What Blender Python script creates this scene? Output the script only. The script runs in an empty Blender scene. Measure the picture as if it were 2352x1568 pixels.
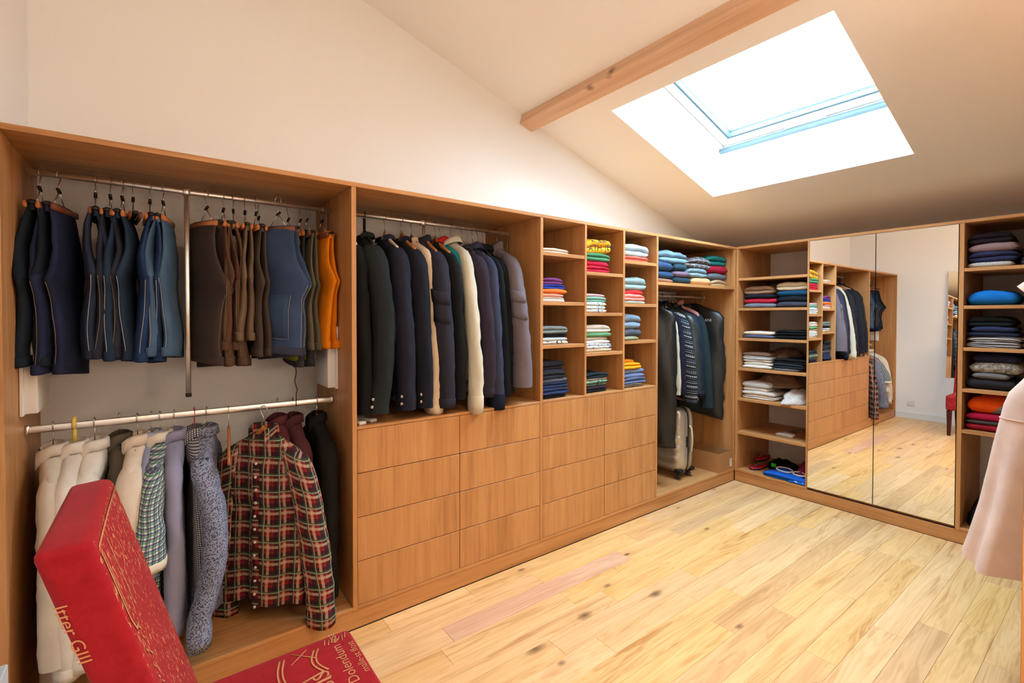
import bpy, bmesh, math, random
import numpy as np
from mathutils import Vector, Matrix, noise as mnoise

# ------------------------------------------------------------------ camera, sky, exposure
scene = bpy.context.scene
COL = scene.collection
cam_d = bpy.data.cameras.new('camera'); cam = bpy.data.objects.new('camera', cam_d); COL.objects.link(cam)
cam_d.sensor_width = 36.0
cam_d.lens = 36.0 * 1084.49 / 2352
cam_d.shift_x = (1176 - 1152.69) / 2352
cam_d.shift_y = -(784 - 743.99) / 2352
cam_d.clip_start = 0.02
yaw, pit, rol = math.radians(53.8092), math.radians(-0.9238), math.radians(0.0518)
fw = Vector((math.cos(yaw) * math.cos(pit), math.sin(yaw) * math.cos(pit), math.sin(pit)))
rt = fw.cross(Vector((0, 0, 1))).normalized(); up = rt.cross(fw)
r2 = math.cos(rol) * rt + math.sin(rol) * up; u2 = -math.sin(rol) * rt + math.cos(rol) * up
mw = Matrix((r2, u2, -fw)).transposed().to_4x4(); mw.translation = Vector((-4.2044, -2.1855, 1.4761))
cam.matrix_world = mw
scene.camera = cam

world = bpy.data.worlds.new('sky'); scene.world = world; world.use_nodes = True
bg = world.node_tree.nodes['Background']
bg.inputs[0].default_value = (0.62, 0.83, 1.0, 1); bg.inputs[1].default_value = 32.0

scene.view_settings.view_transform = 'Standard'; scene.view_settings.look = 'None'
scene.view_settings.gamma = 1.0; scene.view_settings.use_curve_mapping = False
scene.view_settings.exposure = 0.30
scene.cycles.use_denoising = True
scene.cycles.max_bounces = 8; scene.cycles.diffuse_bounces = 5; scene.cycles.adaptive_threshold = 0.08; scene.cycles.adaptive_min_samples = 16; scene.cycles.caustics_reflective = False; scene.cycles.caustics_refractive = False; scene.cycles.transparent_max_bounces = 12
scene.cycles.sample_clamp_indirect = 8.0

TANA = 0.3066; ALP = math.atan(TANA); CA, SA = math.cos(ALP), math.sin(ALP)
def ceil_z(x): return 2.376 - TANA * x
# skylight portal: guides sampling of the sky through the roof window
pl = bpy.data.lights.new('skylight_portal', 'AREA'); pl.shape = 'RECTANGLE'; pl.size = 1.2; pl.size_y = 1.2
pl.cycles.is_portal = True
po = bpy.data.objects.new('skylight_portal', pl); COL.objects.link(po)
_c = Vector((-1.025 + 0.50 * SA, -0.653, ceil_z(-1.025) + 0.50 * CA))
po.location = _c; po.rotation_euler = (0, ALP, 0)

LAMP_W = 10.0
FILL_LAMP_W = 16.0
LAMP_COL = (1.0, 0.78, 0.58)

# ------------------------------------------------------------------ helpers
R = random.Random(7)
def nz(x, y, z): return mnoise.noise(Vector((x, y, z)))

def link(o, parent=None):
    COL.objects.link(o)
    if parent is not None: o.parent = parent
    return o

def mesh(name, V, F, mat=None, uv=None, smooth=True):
    me = bpy.data.meshes.new(name)
    me.from_pydata([tuple(map(float, v)) for v in V], [], [tuple(map(int, f)) for f in F])
    if uv is not None:
        l = me.uv_layers.new(name='UVMap')
        arr = np.array(uv, dtype=np.float32).reshape(-1)
        l.data.foreach_set('uv', arr)
    if smooth: me.polygons.foreach_set('use_smooth', [True] * len(me.polygons))
    if mat: me.materials.append(mat)
    me.update()
    return me

def ob(name, me, parent=None, loc=None):
    o = bpy.data.objects.new(name, me); link(o, parent)
    if loc is not None: o.location = loc
    return o

def thing(name, label, cat, loc=(0, 0, 0), rz=0.0, group=None):
    o = bpy.data.objects.new(name, None); o.empty_display_size = 0.05; link(o)
    o.location = loc; o.rotation_euler = (0, 0, rz)
    return tag(o, label, cat, group)

def tag(o, label=None, cat=None, group=None, kind=None):
    if label: o['label'] = label
    if cat: o['category'] = cat
    if group: o['group'] = group
    if kind: o['kind'] = kind
    return o

def box_me(name, x0, x1, y0, y1, z0, z1, mat, bev=0.0012, seg=1):
    bm = bmesh.new()
    vs = [bm.verts.new((x, y, z)) for x in (x0, x1) for y in (y0, y1) for z in (z0, z1)]
    for f in ((0, 1, 3, 2), (4, 6, 7, 5), (0, 4, 5, 1), (2, 3, 7, 6), (0, 2, 6, 4), (1, 5, 7, 3)):
        bm.faces.new([vs[i] for i in f])
    if bev > 0:
        bmesh.ops.bevel(bm, geom=bm.edges[:], offset=bev, segments=seg, profile=0.5, affect='EDGES')
    bmesh.ops.recalc_face_normals(bm, faces=bm.faces[:])
    me = bpy.data.meshes.new(name); bm.to_mesh(me); bm.free()
    if seg > 1: me.polygons.foreach_set('use_smooth', [True] * len(me.polygons))
    me.materials.append(mat)
    return me

def box(name, x0, x1, y0, y1, z0, z1, mat, parent=None, bev=0.0012, seg=1):
    """box given in world metres; parented parts are stored relative to the parent"""
    b = parent.location if parent is not None else Vector((0, 0, 0))
    p = parent
    while p is not None and p.parent is not None:
        p = p.parent; b = b + p.location
    return ob(name, box_me(name, x0 - b.x, x1 - b.x, y0 - b.y, y1 - b.y, z0 - b.z, z1 - b.z, mat, bev, seg), parent)

def loft(rings, closed=True, cap0=False, cap1=False):
    """rings: (m,n,3). returns V,F,UV (metres: u along the ring, v along the length)"""
    rings = np.asarray(rings, dtype=float); m, n = rings.shape[:2]
    V = rings.reshape(-1, 3); F = []; UV = []
    nn = n if closed else n - 1
    cum = np.zeros((m, n + 1))
    seg = np.linalg.norm(np.roll(rings, -1, 1) - rings, axis=2)
    cum[:, 1:] = np.cumsum(seg, 1)
    tot = cum[:, [-1]] if closed else cum[:, [n - 1]]
    cum = cum - tot * 0.5
    cen = rings.mean(1); vv = np.zeros(m); vv[1:] = np.cumsum(np.linalg.norm(np.diff(cen, axis=0), axis=1))
    for i in range(m - 1):
        for j in range(nn):
            k = (j + 1) % n
            F.append((i * n + j, i * n + k, (i + 1) * n + k, (i + 1) * n + j))
            UV += [(cum[i, j], vv[i]), (cum[i, j + 1], vv[i]), (cum[i + 1, j + 1], vv[i + 1]), (cum[i + 1, j], vv[i + 1])]
    V = [tuple(v) for v in V]
    for flag, i in ((cap0, 0), (cap1, m - 1)):
        if flag:
            c = len(V); V.append(tuple(rings[i].mean(0)))
            for j in range(nn):
                k = (j + 1) % n
                f = (i * n + k, i * n + j, c) if i == 0 else (i * n + j, i * n + k, c)
                F.append(f); UV += [(cum[i, j], vv[i])] * 3
    return V, F, UV

def merge(parts):
    V = []; F = []; UV = []
    for v, f, u in parts:
        o = len(V); V += list(v); F += [tuple(a + o for a in q) for q in f]; UV += list(u)
    return V, F, UV

def tube(pts, r, n=6, cap=True):
    """round tube along a polyline; r number or list"""
    P = [Vector(p) for p in pts]; m = len(P)
    rr = r if isinstance(r, (list, tuple)) else [r] * m
    rings = []; prev = None
    for i in range(m):
        t = (P[min(i + 1, m - 1)] - P[max(i - 1, 0)]).normalized()
        if prev is None:
            a = Vector((0, 0, 1)) if abs(t.z) < 0.9 else Vector((1, 0, 0))
            s = t.cross(a).normalized()
        else:
            s = (prev - t * prev.dot(t)).normalized()
        prev = s; q = t.cross(s)
        rings.append([tuple(P[i] + (s * math.cos(2 * math.pi * k / n) + q * math.sin(2 * math.pi * k / n)) * rr[i]) for k in range(n)])
    return loft(rings, True, cap, cap)

def sweep_rect(pts, side, w, h, cap=True):
    """flat bar: rectangle w (along vector side) x h swept along pts"""
    P = [Vector(p) for p in pts]; m = len(P); s = Vector(side).normalized(); rings = []
    for i in range(m):
        t = (P[min(i + 1, m - 1)] - P[max(i - 1, 0)]).normalized(); q = t.cross(s).normalized()
        c = 0.25
        pr = [(-.5, -.5 + c), (-.5 + c, -.5), (.5 - c, -.5), (.5, -.5 + c), (.5, .5 - c), (.5 - c, .5), (-.5 + c, .5), (-.5, .5 - c)]
        rings.append([tuple(P[i] + s * a * w + q * b * h) for a, b in pr])
    return loft(rings, True, cap, cap)

def text_geo(body, size):
    cu = bpy.data.curves.new('t', 'FONT'); cu.body = body; cu.size = size; cu.resolution_u = 3
    o = bpy.data.objects.new('t', cu); COL.objects.link(o)
    dg = bpy.context.evaluated_depsgraph_get(); dg.update()
    me = bpy.data.meshes.new_from_object(o.evaluated_get(dg))
    V = [tuple(v.co) for v in me.vertices]; F = [tuple(p.vertices) for p in me.polygons]
    bpy.data.objects.remove(o); bpy.data.curves.remove(cu); bpy.data.meshes.remove(me)
    return V, F

# ------------------------------------------------------------------ materials
MATS = {}
class NT:
    def __init__(s, name, rough=0.6, spec=0.3):
        s.m = bpy.data.materials.new(name); s.m.use_nodes = True; s.t = s.m.node_tree
        s.b = s.t.nodes['Principled BSDF']; s.b.inputs['Roughness'].default_value = rough
        s.b.inputs['Specular IOR Level'].default_value = spec
    def n(s, typ, **kw):
        x = s.t.nodes.new(typ)
        for k, v in kw.items():
            if k in x.inputs: x.inputs[k].default_value = v
            else: setattr(x, k, v)
        return x
    def l(s, a, b): s.t.links.new(a, b)
    def math(s, op, a, b=None, clamp=False):
        x = s.t.nodes.new('ShaderNodeMath'); x.operation = op; x.use_clamp = clamp
        for i, v in enumerate((a, b)):
            if v is None: continue
            if isinstance(v, (int, float)): x.inputs[i].default_value = v
            else: s.l(v, x.inputs[i])
        return x.outputs[0]
    def mix(s, fac, a, b, mode='MIX'):
        x = s.t.nodes.new('ShaderNodeMix'); x.data_type = 'RGBA'; x.blend_type = mode
        for sock, v in ((x.inputs[0], fac), (x.inputs[6], a), (x.inputs[7], b)):
            if isinstance(v, (int, float)): sock.default_value = v
            elif isinstance(v, tuple): sock.default_value = v if len(v) == 4 else (*v, 1)
            else: s.l(v, sock)
        return x.outputs[2]
    def ramp(s, fac, stops):
        x = s.t.nodes.new('ShaderNodeValToRGB'); e = x.color_ramp.elements
        while len(e) < len(stops): e.new(0.5)
        for el, (p, c) in zip(e, stops):
            el.position = p; el.color = (*c, 1) if len(c) == 3 else c
        s.l(fac, x.inputs[0]); return x.outputs[0]
    def coords(s, kind='Object', scale=(1, 1, 1), rnd=0.0):
        tc = s.n('ShaderNodeTexCoord'); mp = s.n('ShaderNodeMapping'); mp.inputs['Scale'].default_value = scale
        src = tc.outputs[kind]
        if rnd:
            oi = s.n('ShaderNodeObjectInfo'); vm = s.n('ShaderNodeVectorMath', operation='MULTIPLY_ADD')
            cb = s.n('ShaderNodeCombineXYZ')
            for i in range(3): s.l(s.math('MULTIPLY', oi.outputs['Random'], rnd * (1 + 0.7 * i)), cb.inputs[i])
            vm.inputs[1].default_value = (1, 1, 1); s.l(src, vm.inputs[0]); s.l(cb.outputs[0], vm.inputs[2]); src = vm.outputs[0]
        s.l(src, mp.inputs[0]); return mp.outputs[0]
    def noise(s, vec, scale=5, detail=4, rough=0.55, dist=0.0):
        x = s.n('ShaderNodeTexNoise'); x.inputs['Scale'].default_value = scale; x.inputs['Detail'].default_value = detail
        x.inputs['Roughness'].default_value = rough; x.inputs['Distortion'].default_value = dist
        s.l(vec, x.inputs['Vector']); return x.outputs['Fac']
    def bump(s, h, strength=0.2, dist=0.002):
        x = s.n('ShaderNodeBump'); x.inputs['Strength'].default_value = strength; x.inputs['Distance'].default_value = dist
        s.l(h, x.inputs['Height']); s.l(x.outputs[0], s.b.inputs['Normal'])
    def color(s, c):
        if isinstance(c, tuple): s.b.inputs['Base Color'].default_value = c if len(c) == 4 else (*c, 1)
        else: s.l(c, s.b.inputs['Base Color'])

def lin(r, g, b):
    return tuple(((c / 255) / 12.92 if c / 255 <= 0.04045 else ((c / 255 + 0.055) / 1.055) ** 2.4) for c in (r, g, b))

def plain(name, col, rough=0.6, metal=0.0, spec=0.3):
    if name in MATS: return MATS[name]
    t = NT(name, rough, spec); t.b.inputs['Metallic'].default_value = metal
    v = t.noise(t.coords('Object', (1, 1, 1), 3.0), 14, 3)
    t.color(t.mix(t.math('MULTIPLY', v, 0.22), tuple(col), tuple(c * 0.72 for c in col)))
    MATS[name] = t.m; return t.m

def paint(name, col):
    t = NT(name, 0.85, 0.2)
    n = t.noise(t.coords('Object'), 90, 4); n2 = t.noise(t.coords('Object'), 1.3, 2)
    t.color(t.mix(t.math('MULTIPLY', n2, 0.10), tuple(col), tuple(c * 0.93 for c in col)))
    t.bump(n, 0.08, 0.001); return t.m

def oak(axis):
    key = 'oak_' + axis
    if key in MATS: return MATS[key]
    t = NT(key, 0.42, 0.35)
    lo, hi = 1.6, 34.0
    sc = {'x': (lo, hi, hi), 'y': (hi, lo, hi), 'z': (hi, hi, lo)}[axis]
    sc2 = {'x': (.5, 7, 7), 'y': (7, .5, 7), 'z': (7, 7, .5)}[axis]
    sc3 = {'x': (6, 260, 260), 'y': (260, 6, 260), 'z': (260, 260, 6)}[axis]
    a = t.noise(t.coords('Object', sc, 9.0), 1.0, 5, 0.6, 0.4)
    b = t.noise(t.coords('Object', sc2, 9.0), 1.0, 3, 0.5, 1.2)
    c = t.noise(t.coords('Object', sc3, 9.0), 1.0, 2, 0.5)
    f = t.math('ADD', t.math('MULTIPLY', a, 0.55), t.math('MULTIPLY', b, 0.45))
    col = t.ramp(f, [(0.30, lin(158, 106, 60)), (0.48, lin(189, 134, 82)), (0.68, lin(204, 151, 97))])
    pore = t.math('MULTIPLY', t.math('LESS_THAN', c, 0.38), 0.18)
    col = t.mix(pore, col, lin(120, 74, 38))
    t.color(col); t.bump(c, 0.10, 0.0006); MATS[key] = t.m; return t.m

def plank_mat(name, stops):
    t = NT(name, 0.38, 0.4)
    oi = t.n('ShaderNodeObjectInfo')
    a = t.noise(t.coords('Object', (1.3, 26, 26), 17.0), 1.0, 5, 0.62, 0.8)
    b = t.noise(t.coords('Object', (0.55, 6.5, 6.5), 17.0), 1.0, 3, 0.5, 2.2)
    w = t.math('SINE', t.math('MULTIPLY', b, 55.0))
    f = t.math('ADD', t.math('ADD', t.math('MULTIPLY', a, 0.6), t.math('MULTIPLY', b, 0.4)), t.math('MULTIPLY', w, 0.055))
    col = t.ramp(f, stops)
    # per-board tone
    hs = t.n('ShaderNodeHueSaturation')
    r = oi.outputs['Random']
    t.l(t.math('ADD', t.math('MULTIPLY', r, 0.10), 0.95), hs.inputs['Value'])
    t.l(t.math('ADD', t.math('MULTIPLY', t.math('FRACT', t.math('MULTIPLY', r, 7.31)), 0.14), 0.92), hs.inputs['Saturation'])
    t.l(t.math('ADD', t.math('MULTIPLY', t.math('FRACT', t.math('MULTIPLY', r, 3.7)), 0.004), 0.498), hs.inputs['Hue'])
    t.l(col, hs.inputs['Color']); col = hs.outputs[0]
    # knots
    vo = t.n('ShaderNodeTexVoronoi'); vo.voronoi_dimensions = '2D'; vo.inputs['Scale'].default_value = 1.0; vo.inputs['Randomness'].default_value = 1.0
    t.l(t.coords('Object', (1.9, 3.6, 3.6), 17.0), vo.inputs['Vector'])
    sc_ = t.n('ShaderNodeSeparateColor'); t.l(vo.outputs['Color'], sc_.inputs[0])
    pick = t.math('GREATER_THAN', sc_.outputs[0], 0.62)
    size = t.math('ADD', t.math('MULTIPLY', sc_.outputs[1], 16.0), 8.0)
    dst = t.math('ADD', vo.outputs['Distance'], t.math('MULTIPLY', t.math('SUBTRACT', a, 0.5), 0.10))
    k = t.math('MULTIPLY', pick, t.math('SUBTRACT', 1.0, t.math('MULTIPLY', dst, size), True))
    k2 = t.math('MULTIPLY', pick, t.math('SUBTRACT', 1.0, t.math('MULTIPLY', dst, 4.0), True))
    col = t.mix(t.math('MULTIPLY', k2, 0.35), col, lin(196, 142, 88))
    col = t.mix(t.math('MULTIPLY', t.math('POWER', k, 0.8), 0.85), col, lin(92, 58, 36))
    t.color(col); t.bump(a, 0.06, 0.001)
    t.l(t.math('ADD', t.math('MULTIPLY', a, 0.18), 0.30), t.b.inputs['Roughness'])
    return t.m

def cloth(col, kind='plain', rough=0.92, c2=None):
    key = 'cloth_%s_%s_%s' % (kind, '_'.join('%.3f' % c for c in col), '' if c2 is None else '_'.join('%.3f' % c for c in c2))
    if key in MATS: return MATS[key]
    t = NT(key[:60], rough, 0.15)
    uv = t.coords('UV'); obj = t.coords('Object', (1, 1, 1), 5.0)
    n1 = t.noise(obj, 9, 4); fine = t.noise(obj, 420, 2)
    dark = tuple(c * 0.74 for c in col); lite = tuple(min(1, c * 1.12 + 0.004) for c in col)
    base = t.mix(n1, dark, lite)
    h = fine
    if kind == 'denim':
        base = t.mix(t.math('MULTIPLY', t.math('POWER', t.noise(obj, 7.5, 4), 3.0), 0.9), base, tuple(min(1, c * 2.2 + 0.02) for c in col))
        base = t.mix(t.math('MULTIPLY', fine, 0.22), base, tuple(min(1, c * 1.8 + 0.02) for c in col))
    elif kind == 'knit' or kind == 'cord':
        sx = t.n('ShaderNodeSeparateXYZ'); t.l(uv, sx.inputs[0])
        fr = 620.0 if kind == 'cord' else 900.0
        w = t.math('SINE', t.math('MULTIPLY', sx.outputs[0], fr))
        h = w; base = t.mix(t.math('MULTIPLY', t.math('ADD', w, 1.0), 0.16), base, tuple(c * 0.5 for c in col))
    elif kind == 'leather':
        t.b.inputs['Roughness'].default_value = 0.38; t.b.inputs['Specular IOR Level'].default_value = 0.5
        h = t.noise(obj, 30, 4)
    elif kind == 'speck':
        vo = t.n('ShaderNodeTexVoronoi'); vo.inputs['Scale'].default_value = 175.0; t.l(uv, vo.inputs['Vector'])
        k = t.math('LESS_THAN', vo.outputs['Distance'], 0.42)
        base = t.mix(t.math('MULTIPLY', k, 0.9), base, c2)
    elif kind == 'tweed':
        vo = t.n('ShaderNodeTexVoronoi'); vo.inputs['Scale'].default_value = 95.0; t.l(uv, vo.inputs['Vector'])
        k = t.math('FRACT', t.math('MULTIPLY', vo.outputs['Color'], 1.0))
        base = t.mix(k, base, c2); h = vo.outputs['Distance']
    elif kind in ('hstripe', 'vstripe'):
        sx = t.n('ShaderNodeSeparateXYZ'); t.l(uv, sx.inputs[0])
        k = t.math('GREATER_THAN', t.math('SINE', t.math('MULTIPLY', sx.outputs[0 if kind == 'hstripe' else 1], 420.0)), 0.1)
        base = t.mix(k, base, c2)
    elif kind == 'print':
        k = t.math('GREATER_THAN', t.noise(uv, 26, 2), 0.56)
        base = t.mix(k, base, c2)
    t.color(base); t.bump(h, 0.35 if kind in ('knit', 'cord', 'tweed') else 0.18, 0.0012)
    MATS[key] = t.m; return t.m

def check(name, base, stripes):
    """woven check: stripes = (axis, period, width, offset, colour, alpha)"""
    if name in MATS: return MATS[name]
    t = NT(name, 0.92, 0.15); uv = t.coords('UV'); sx = t.n('ShaderNodeSeparateXYZ'); t.l(uv, sx.inputs[0])
    col = t.mix(0.0, tuple(base), tuple(base))
    for ax, per, wid, off, c, al in stripes:
        f = t.math('FRACT', t.math('MULTIPLY', t.math('ADD', sx.outputs[ax], off + 10 * per), 1.0 / per))
        k = t.math('MULTIPLY', t.math('LESS_THAN', f, wid / per), al)
        col = t.mix(k, col, tuple(c))
    fine = t.noise(t.coords('Object', (1, 1, 1), 5.0), 380, 2)
    col = t.mix(t.math('MULTIPLY', fine, 0.25), col, (0.02, 0.02, 0.02))
    t.color(col); t.bump(fine, 0.15, 0.001); MATS[name] = t.m; return t.m

M_WALL = paint('white_wall_paint', (0.86, 0.85, 0.83))
M_CEIL = paint('white_ceiling_paint', (0.92, 0.91, 0.90))
M_TRIM = plain('white_gloss_trim', (0.80, 0.80, 0.79), 0.4)
OX, OY, OZ = oak('x'), oak('y'), oak('z')
M_CHROME = plain('chrome', (0.90, 0.89, 0.88), 0.40, 1.0)
M_STEEL = plain('wire_steel', (0.55, 0.53, 0.50), 0.28, 1.0)
M_WHITE = plain('white_plastic', (0.78, 0.76, 0.73), 0.4)
M_BLACKP = plain('black_plastic', (0.012, 0.012, 0.013), 0.35)
M_HWOOD = plain('hanger_beech', lin(196, 122, 62), 0.4)
M_HCREAM = plain('hanger_cream', lin(222, 205, 176), 0.4)
M_CLAMP = plain('clamp_wood', lin(184, 112, 62), 0.38)
M_CLAMPD = plain('clamp_dark_wood', lin(120, 66, 40), 0.4)
M_BUTTON = plain('pearl_button', (0.7, 0.66, 0.6), 0.25)
M_BRASS = plain('brass_button', (0.62, 0.55, 0.45), 0.25, 1.0)
M_GAP = plain('dark_gap', (0.02, 0.015, 0.01), 0.9)

def mirror_mat():
    t = NT('mirror_silver', 0.0); t.b.inputs['Metallic'].default_value = 1.0
    t.color((0.93, 0.94, 0.93)); t.b.inputs['Roughness'].default_value = 0.0; return t.m
M_MIRROR = mirror_mat()

def glass_mat():
    m = bpy.data.materials.new('window_glass'); m.use_nodes = True; t = m.node_tree; t.nodes.clear()
    o = t.nodes.new('ShaderNodeOutputMaterial'); tr = t.nodes.new('ShaderNodeBsdfTransparent'); gl = t.nodes.new('ShaderNodeBsdfGlossy')
    mx = t.nodes.new('ShaderNodeMixShader'); mx.inputs[0].default_value = 0.05
    gl.inputs['Roughness'].default_value = 0.02; tr.inputs[0].default_value = (0.97, 0.99, 1, 1)
    t.links.new(tr.outputs[0], mx.inputs[1]); t.links.new(gl.outputs[0], mx.inputs[2])
    t.links.new(mx.outputs[0], o.inputs[0]); return m
M_GLASS = glass_mat()

# ------------------------------------------------------------------ room shell
XB, XW, YL, YS = -4.63, 0.61, 0.60, -2.62      # back wall, right wall, left wall, near wall
def struct(o): return tag(o, kind='structure')

floor = struct(box('floor', XB - .1, XW + .1, YS - .1, YL + .1, -0.12, -0.013, plain('subfloor', (0.10, 0.06, 0.03), 0.9), bev=0))
tag(floor, 'light oak plank floor with knots running toward the mirror doors', 'floor')
PL = plank_mat('floor_oak', [(0.30, lin(194, 140, 82)), (0.44, lin(226, 179, 118)), (0.58, lin(236, 192, 133)), (0.74, lin(241, 201, 145))])
PLP = plank_mat('floor_oak_rosy', [(0.30, lin(206, 152, 118)), (0.5, lin(222, 176, 142)), (0.7, lin(234, 196, 162))])
PLD = plank_mat('floor_oak_brown', [(0.30, lin(194, 146, 92)), (0.5, lin(220, 174, 116)), (0.7, lin(232, 190, 134))])
yb = [0.0, -0.11] + [-0.23 - 0.12 * i for i in range(20)] + [YS]
special = {}   # row -> list of plank end positions seen in the photo
special[2] = [-3.125, -1.88, -1.35]
special[10] = [-2.55, -1.27, -0.55]; special[13] = [-3.0, -1.24]
rowsx = []
for r in range(len(yb) - 1):
    y1, y0 = yb[r], yb[r + 1]
    if y1 - y0 < 0.02: continue
    if r in special: ends = special[r][:]
    else:
        ends = []; x = XB + R.uniform(0.2, 1.2)
        while x < -0.1:
            ends.append(x); x += R.choice([0.55, 0.8, 1.1, 1.35, 1.6]) + R.uniform(-.1, .1)
    xs = [XB] + sorted(ends) + [0.0]
    for i in range(len(xs) - 1):
        if xs[i + 1] - xs[i] < 0.05: continue
        m = PL
        if r == 2 and i == 1: m = PLP
        elif R.random() < 0.16: m = PLD
        L = xs[i + 1] - xs[i]
        o = ob('plank', box_me('plank', 0.0004, L - 0.0004, 0.0003, (y1 - y0) - 0.0003, 0, 0.0128, m, 0.0009), floor, (xs[i], y0, -0.0128))

def wall(name, x0, x1, y0, y1, z0, z1, lab):
    return tag(struct(box(name, x0, x1, y0, y1, z0, z1, M_WALL, bev=0)), lab, 'wall')
wall('wall_left', XB - .1, XW + .1, YL, YL + .1, -.1, 4.3, 'white side wall behind the long oak wardrobe run')
wall('wall_right', XW, XW + .1, YS - .1, YL, -.1, 2.6, 'white wall behind the mirror doors')
wall('wall_back', XB - .1, XB, YS - .1, YL, -.1, 4.3, 'white end wall beside the wardrobe and chair')
wall('wall_front', XB, XW, YS - .1, YS, -.1, 4.3, 'white near wall behind the camera')
tag(struct(box('baseboard_back', XB, XB + .015, -0.56, -0.001, 0.0, 0.085, M_TRIM)), 'white baseboard along the end wall', 'baseboard')

# ceiling slab with the skylight shaft cut through it
def cpt(u, y, n):   # slope coords: u down the slope from x=-1.025, n above the ceiling plane
    return (-1.025 + u * CA + n * SA, y, ceil_z(-1.025) - u * SA + n * CA)
UU = 0.674; SY0, SY1 = -1.312, 0.005; NT_ = 0.52
uo0, uo1 = (XB - 0.25 + 1.025) / CA, (XW + 0.25 + 1.025) / CA; yo0, yo1 = YS - .15, YL + .15
V = []
for n in (0.0, NT_):
    for (u, y) in ((uo0, yo0), (uo1, yo0), (uo1, yo1), (uo0, yo1), (-UU, SY0), (UU, SY0), (UU, SY1), (-UU, SY1)):
        V.append(cpt(u, y, n))
F = []
for k in range(4):
    j = (k + 1) % 4
    F.append((k, 4 + k, 4 + j, j)); F.append((8 + k, 8 + j, 12 + j, 12 + k))
    F.append((4 + k, 12 + k, 12 + j, 4 + j)); F.append((k, j, 8 + j, 8 + k))
tag(struct(ob('ceiling', mesh('ceiling', V, F, M_CEIL, smooth=False))), 'white sloping attic ceiling with a deep skylight shaft', 'ceiling')

# exposed purlin
t = NT('spruce_beam', 0.55, 0.3)
a = t.noise(t.coords('Object', (30, 1.4, 30)), 1.0, 5, 0.6, 0.5); b = t.noise(t.coords('Object', (9, .8, 9)), 1, 3)
col = t.ramp(t.math('ADD', t.math('MULTIPLY', a, .5), t.math('MULTIPLY', b, .5)), [(0.3, lin(200, 156, 122)), (0.5, lin(222, 184, 154)), (0.7, lin(232, 200, 174))])
vo = t.n('ShaderNodeTexVoronoi'); vo.inputs['Scale'].default_value = 1.0; t.l(t.coords('Object', (6, 5, 6)), vo.inputs['Vector'])
k = t.math('SUBTRACT', 1.0, t.math('MULTIPLY', vo.outputs['Distance'], 5.0), True)
t.color(t.mix(t.math('MULTIPLY', k, 0.9), col, lin(98, 56, 34))); t.bump(a, .12, .001); M_BEAM = t.m
bc = Vector(((-2.004 - 1.888) / 2, 0, (2.916 + 2.879) / 2)); uvv = Vector((CA, 0, -SA)); nv = Vector((SA, 0, CA))
rings = []
for y in (YL, YS):
    q = []
    for su, sn in ((-.061, 0), (.061, 0), (.061, .12), (-.061, .12)):
        p = bc + uvv * su + nv * sn; q.append((p.x, y, p.z))
    rings.append(q)
v_, f_, u_ = loft(rings, True, True, True)
tag(struct(ob('trim_1', mesh('trim_1', v_, f_, M_BEAM, smooth=False))), 'knotty wooden roof beam running across the sloped ceiling', 'beam')

# skylight window, parts in slope coordinates
win = bpy.data.objects.new('window_1', None); link(win); struct(win)
tag(win, 'large square skylight with white frame in the sloped ceiling', 'skylight')
def sbox(name, u0, u1, y0, y1, n0, n1, mat, parent):
    V = [cpt(u, y, n) for u in (u0, u1) for y in (y0, y1) for n in (n0, n1)]
    F = ((0, 1, 3, 2), (4, 6, 7, 5), (0, 4, 5, 1), (2, 3, 7, 6), (0, 2, 6, 4), (1, 5, 7, 3))
    return ob(name, mesh(name, V, F, mat, smooth=False), parent)
M_PINE = plain('lacquered_pine', lin(214, 186, 138), 0.4)
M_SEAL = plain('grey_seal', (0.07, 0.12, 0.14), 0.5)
M_SILL = plain('shade_tinted_sill', (0.16, 0.24, 0.27), 0.5)  # shade on the sill bar's underside put into its grey-blue colour
def sring(name, inset0, inset1, n0, n1, mat):
    for (u0, u1, y0, y1) in ((-UU + inset0, -UU + inset1, SY0 + inset0, SY1 - inset0), (UU - inset1, UU - inset0, SY0 + inset0, SY1 - inset0),
                             (-UU + inset1, UU - inset1, SY0 + inset0, SY0 + inset1), (-UU + inset1, UU - inset1, SY1 - inset1, SY1 - inset0)):
        sbox(name, u0, u1, y0, y1, n0, n1, mat, win)
sring('frame_rail', 0.0, 0.032, 0.425, 0.54, M_TRIM)
sring('frame_rebate', 0.032, 0.05, 0.455, 0.54, M_PINE)
sring('sash_rail', 0.05, 0.11, 0.435, 0.52, M_TRIM)
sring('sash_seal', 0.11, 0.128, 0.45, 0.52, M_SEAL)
sbox('pane', -UU + .128, UU - .128, SY0 + .128, SY1 - .128, 0.49, 0.505, M_GLASS, win)
sbox('handle', UU - .05, UU - .034, -0.80, -0.52, 0.43, 0.45, M_WHITE, win)
sbox('sill_bar', UU - .036, UU - .0, SY0, SY1, 0.40, 0.426, M_SILL, win)

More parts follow.
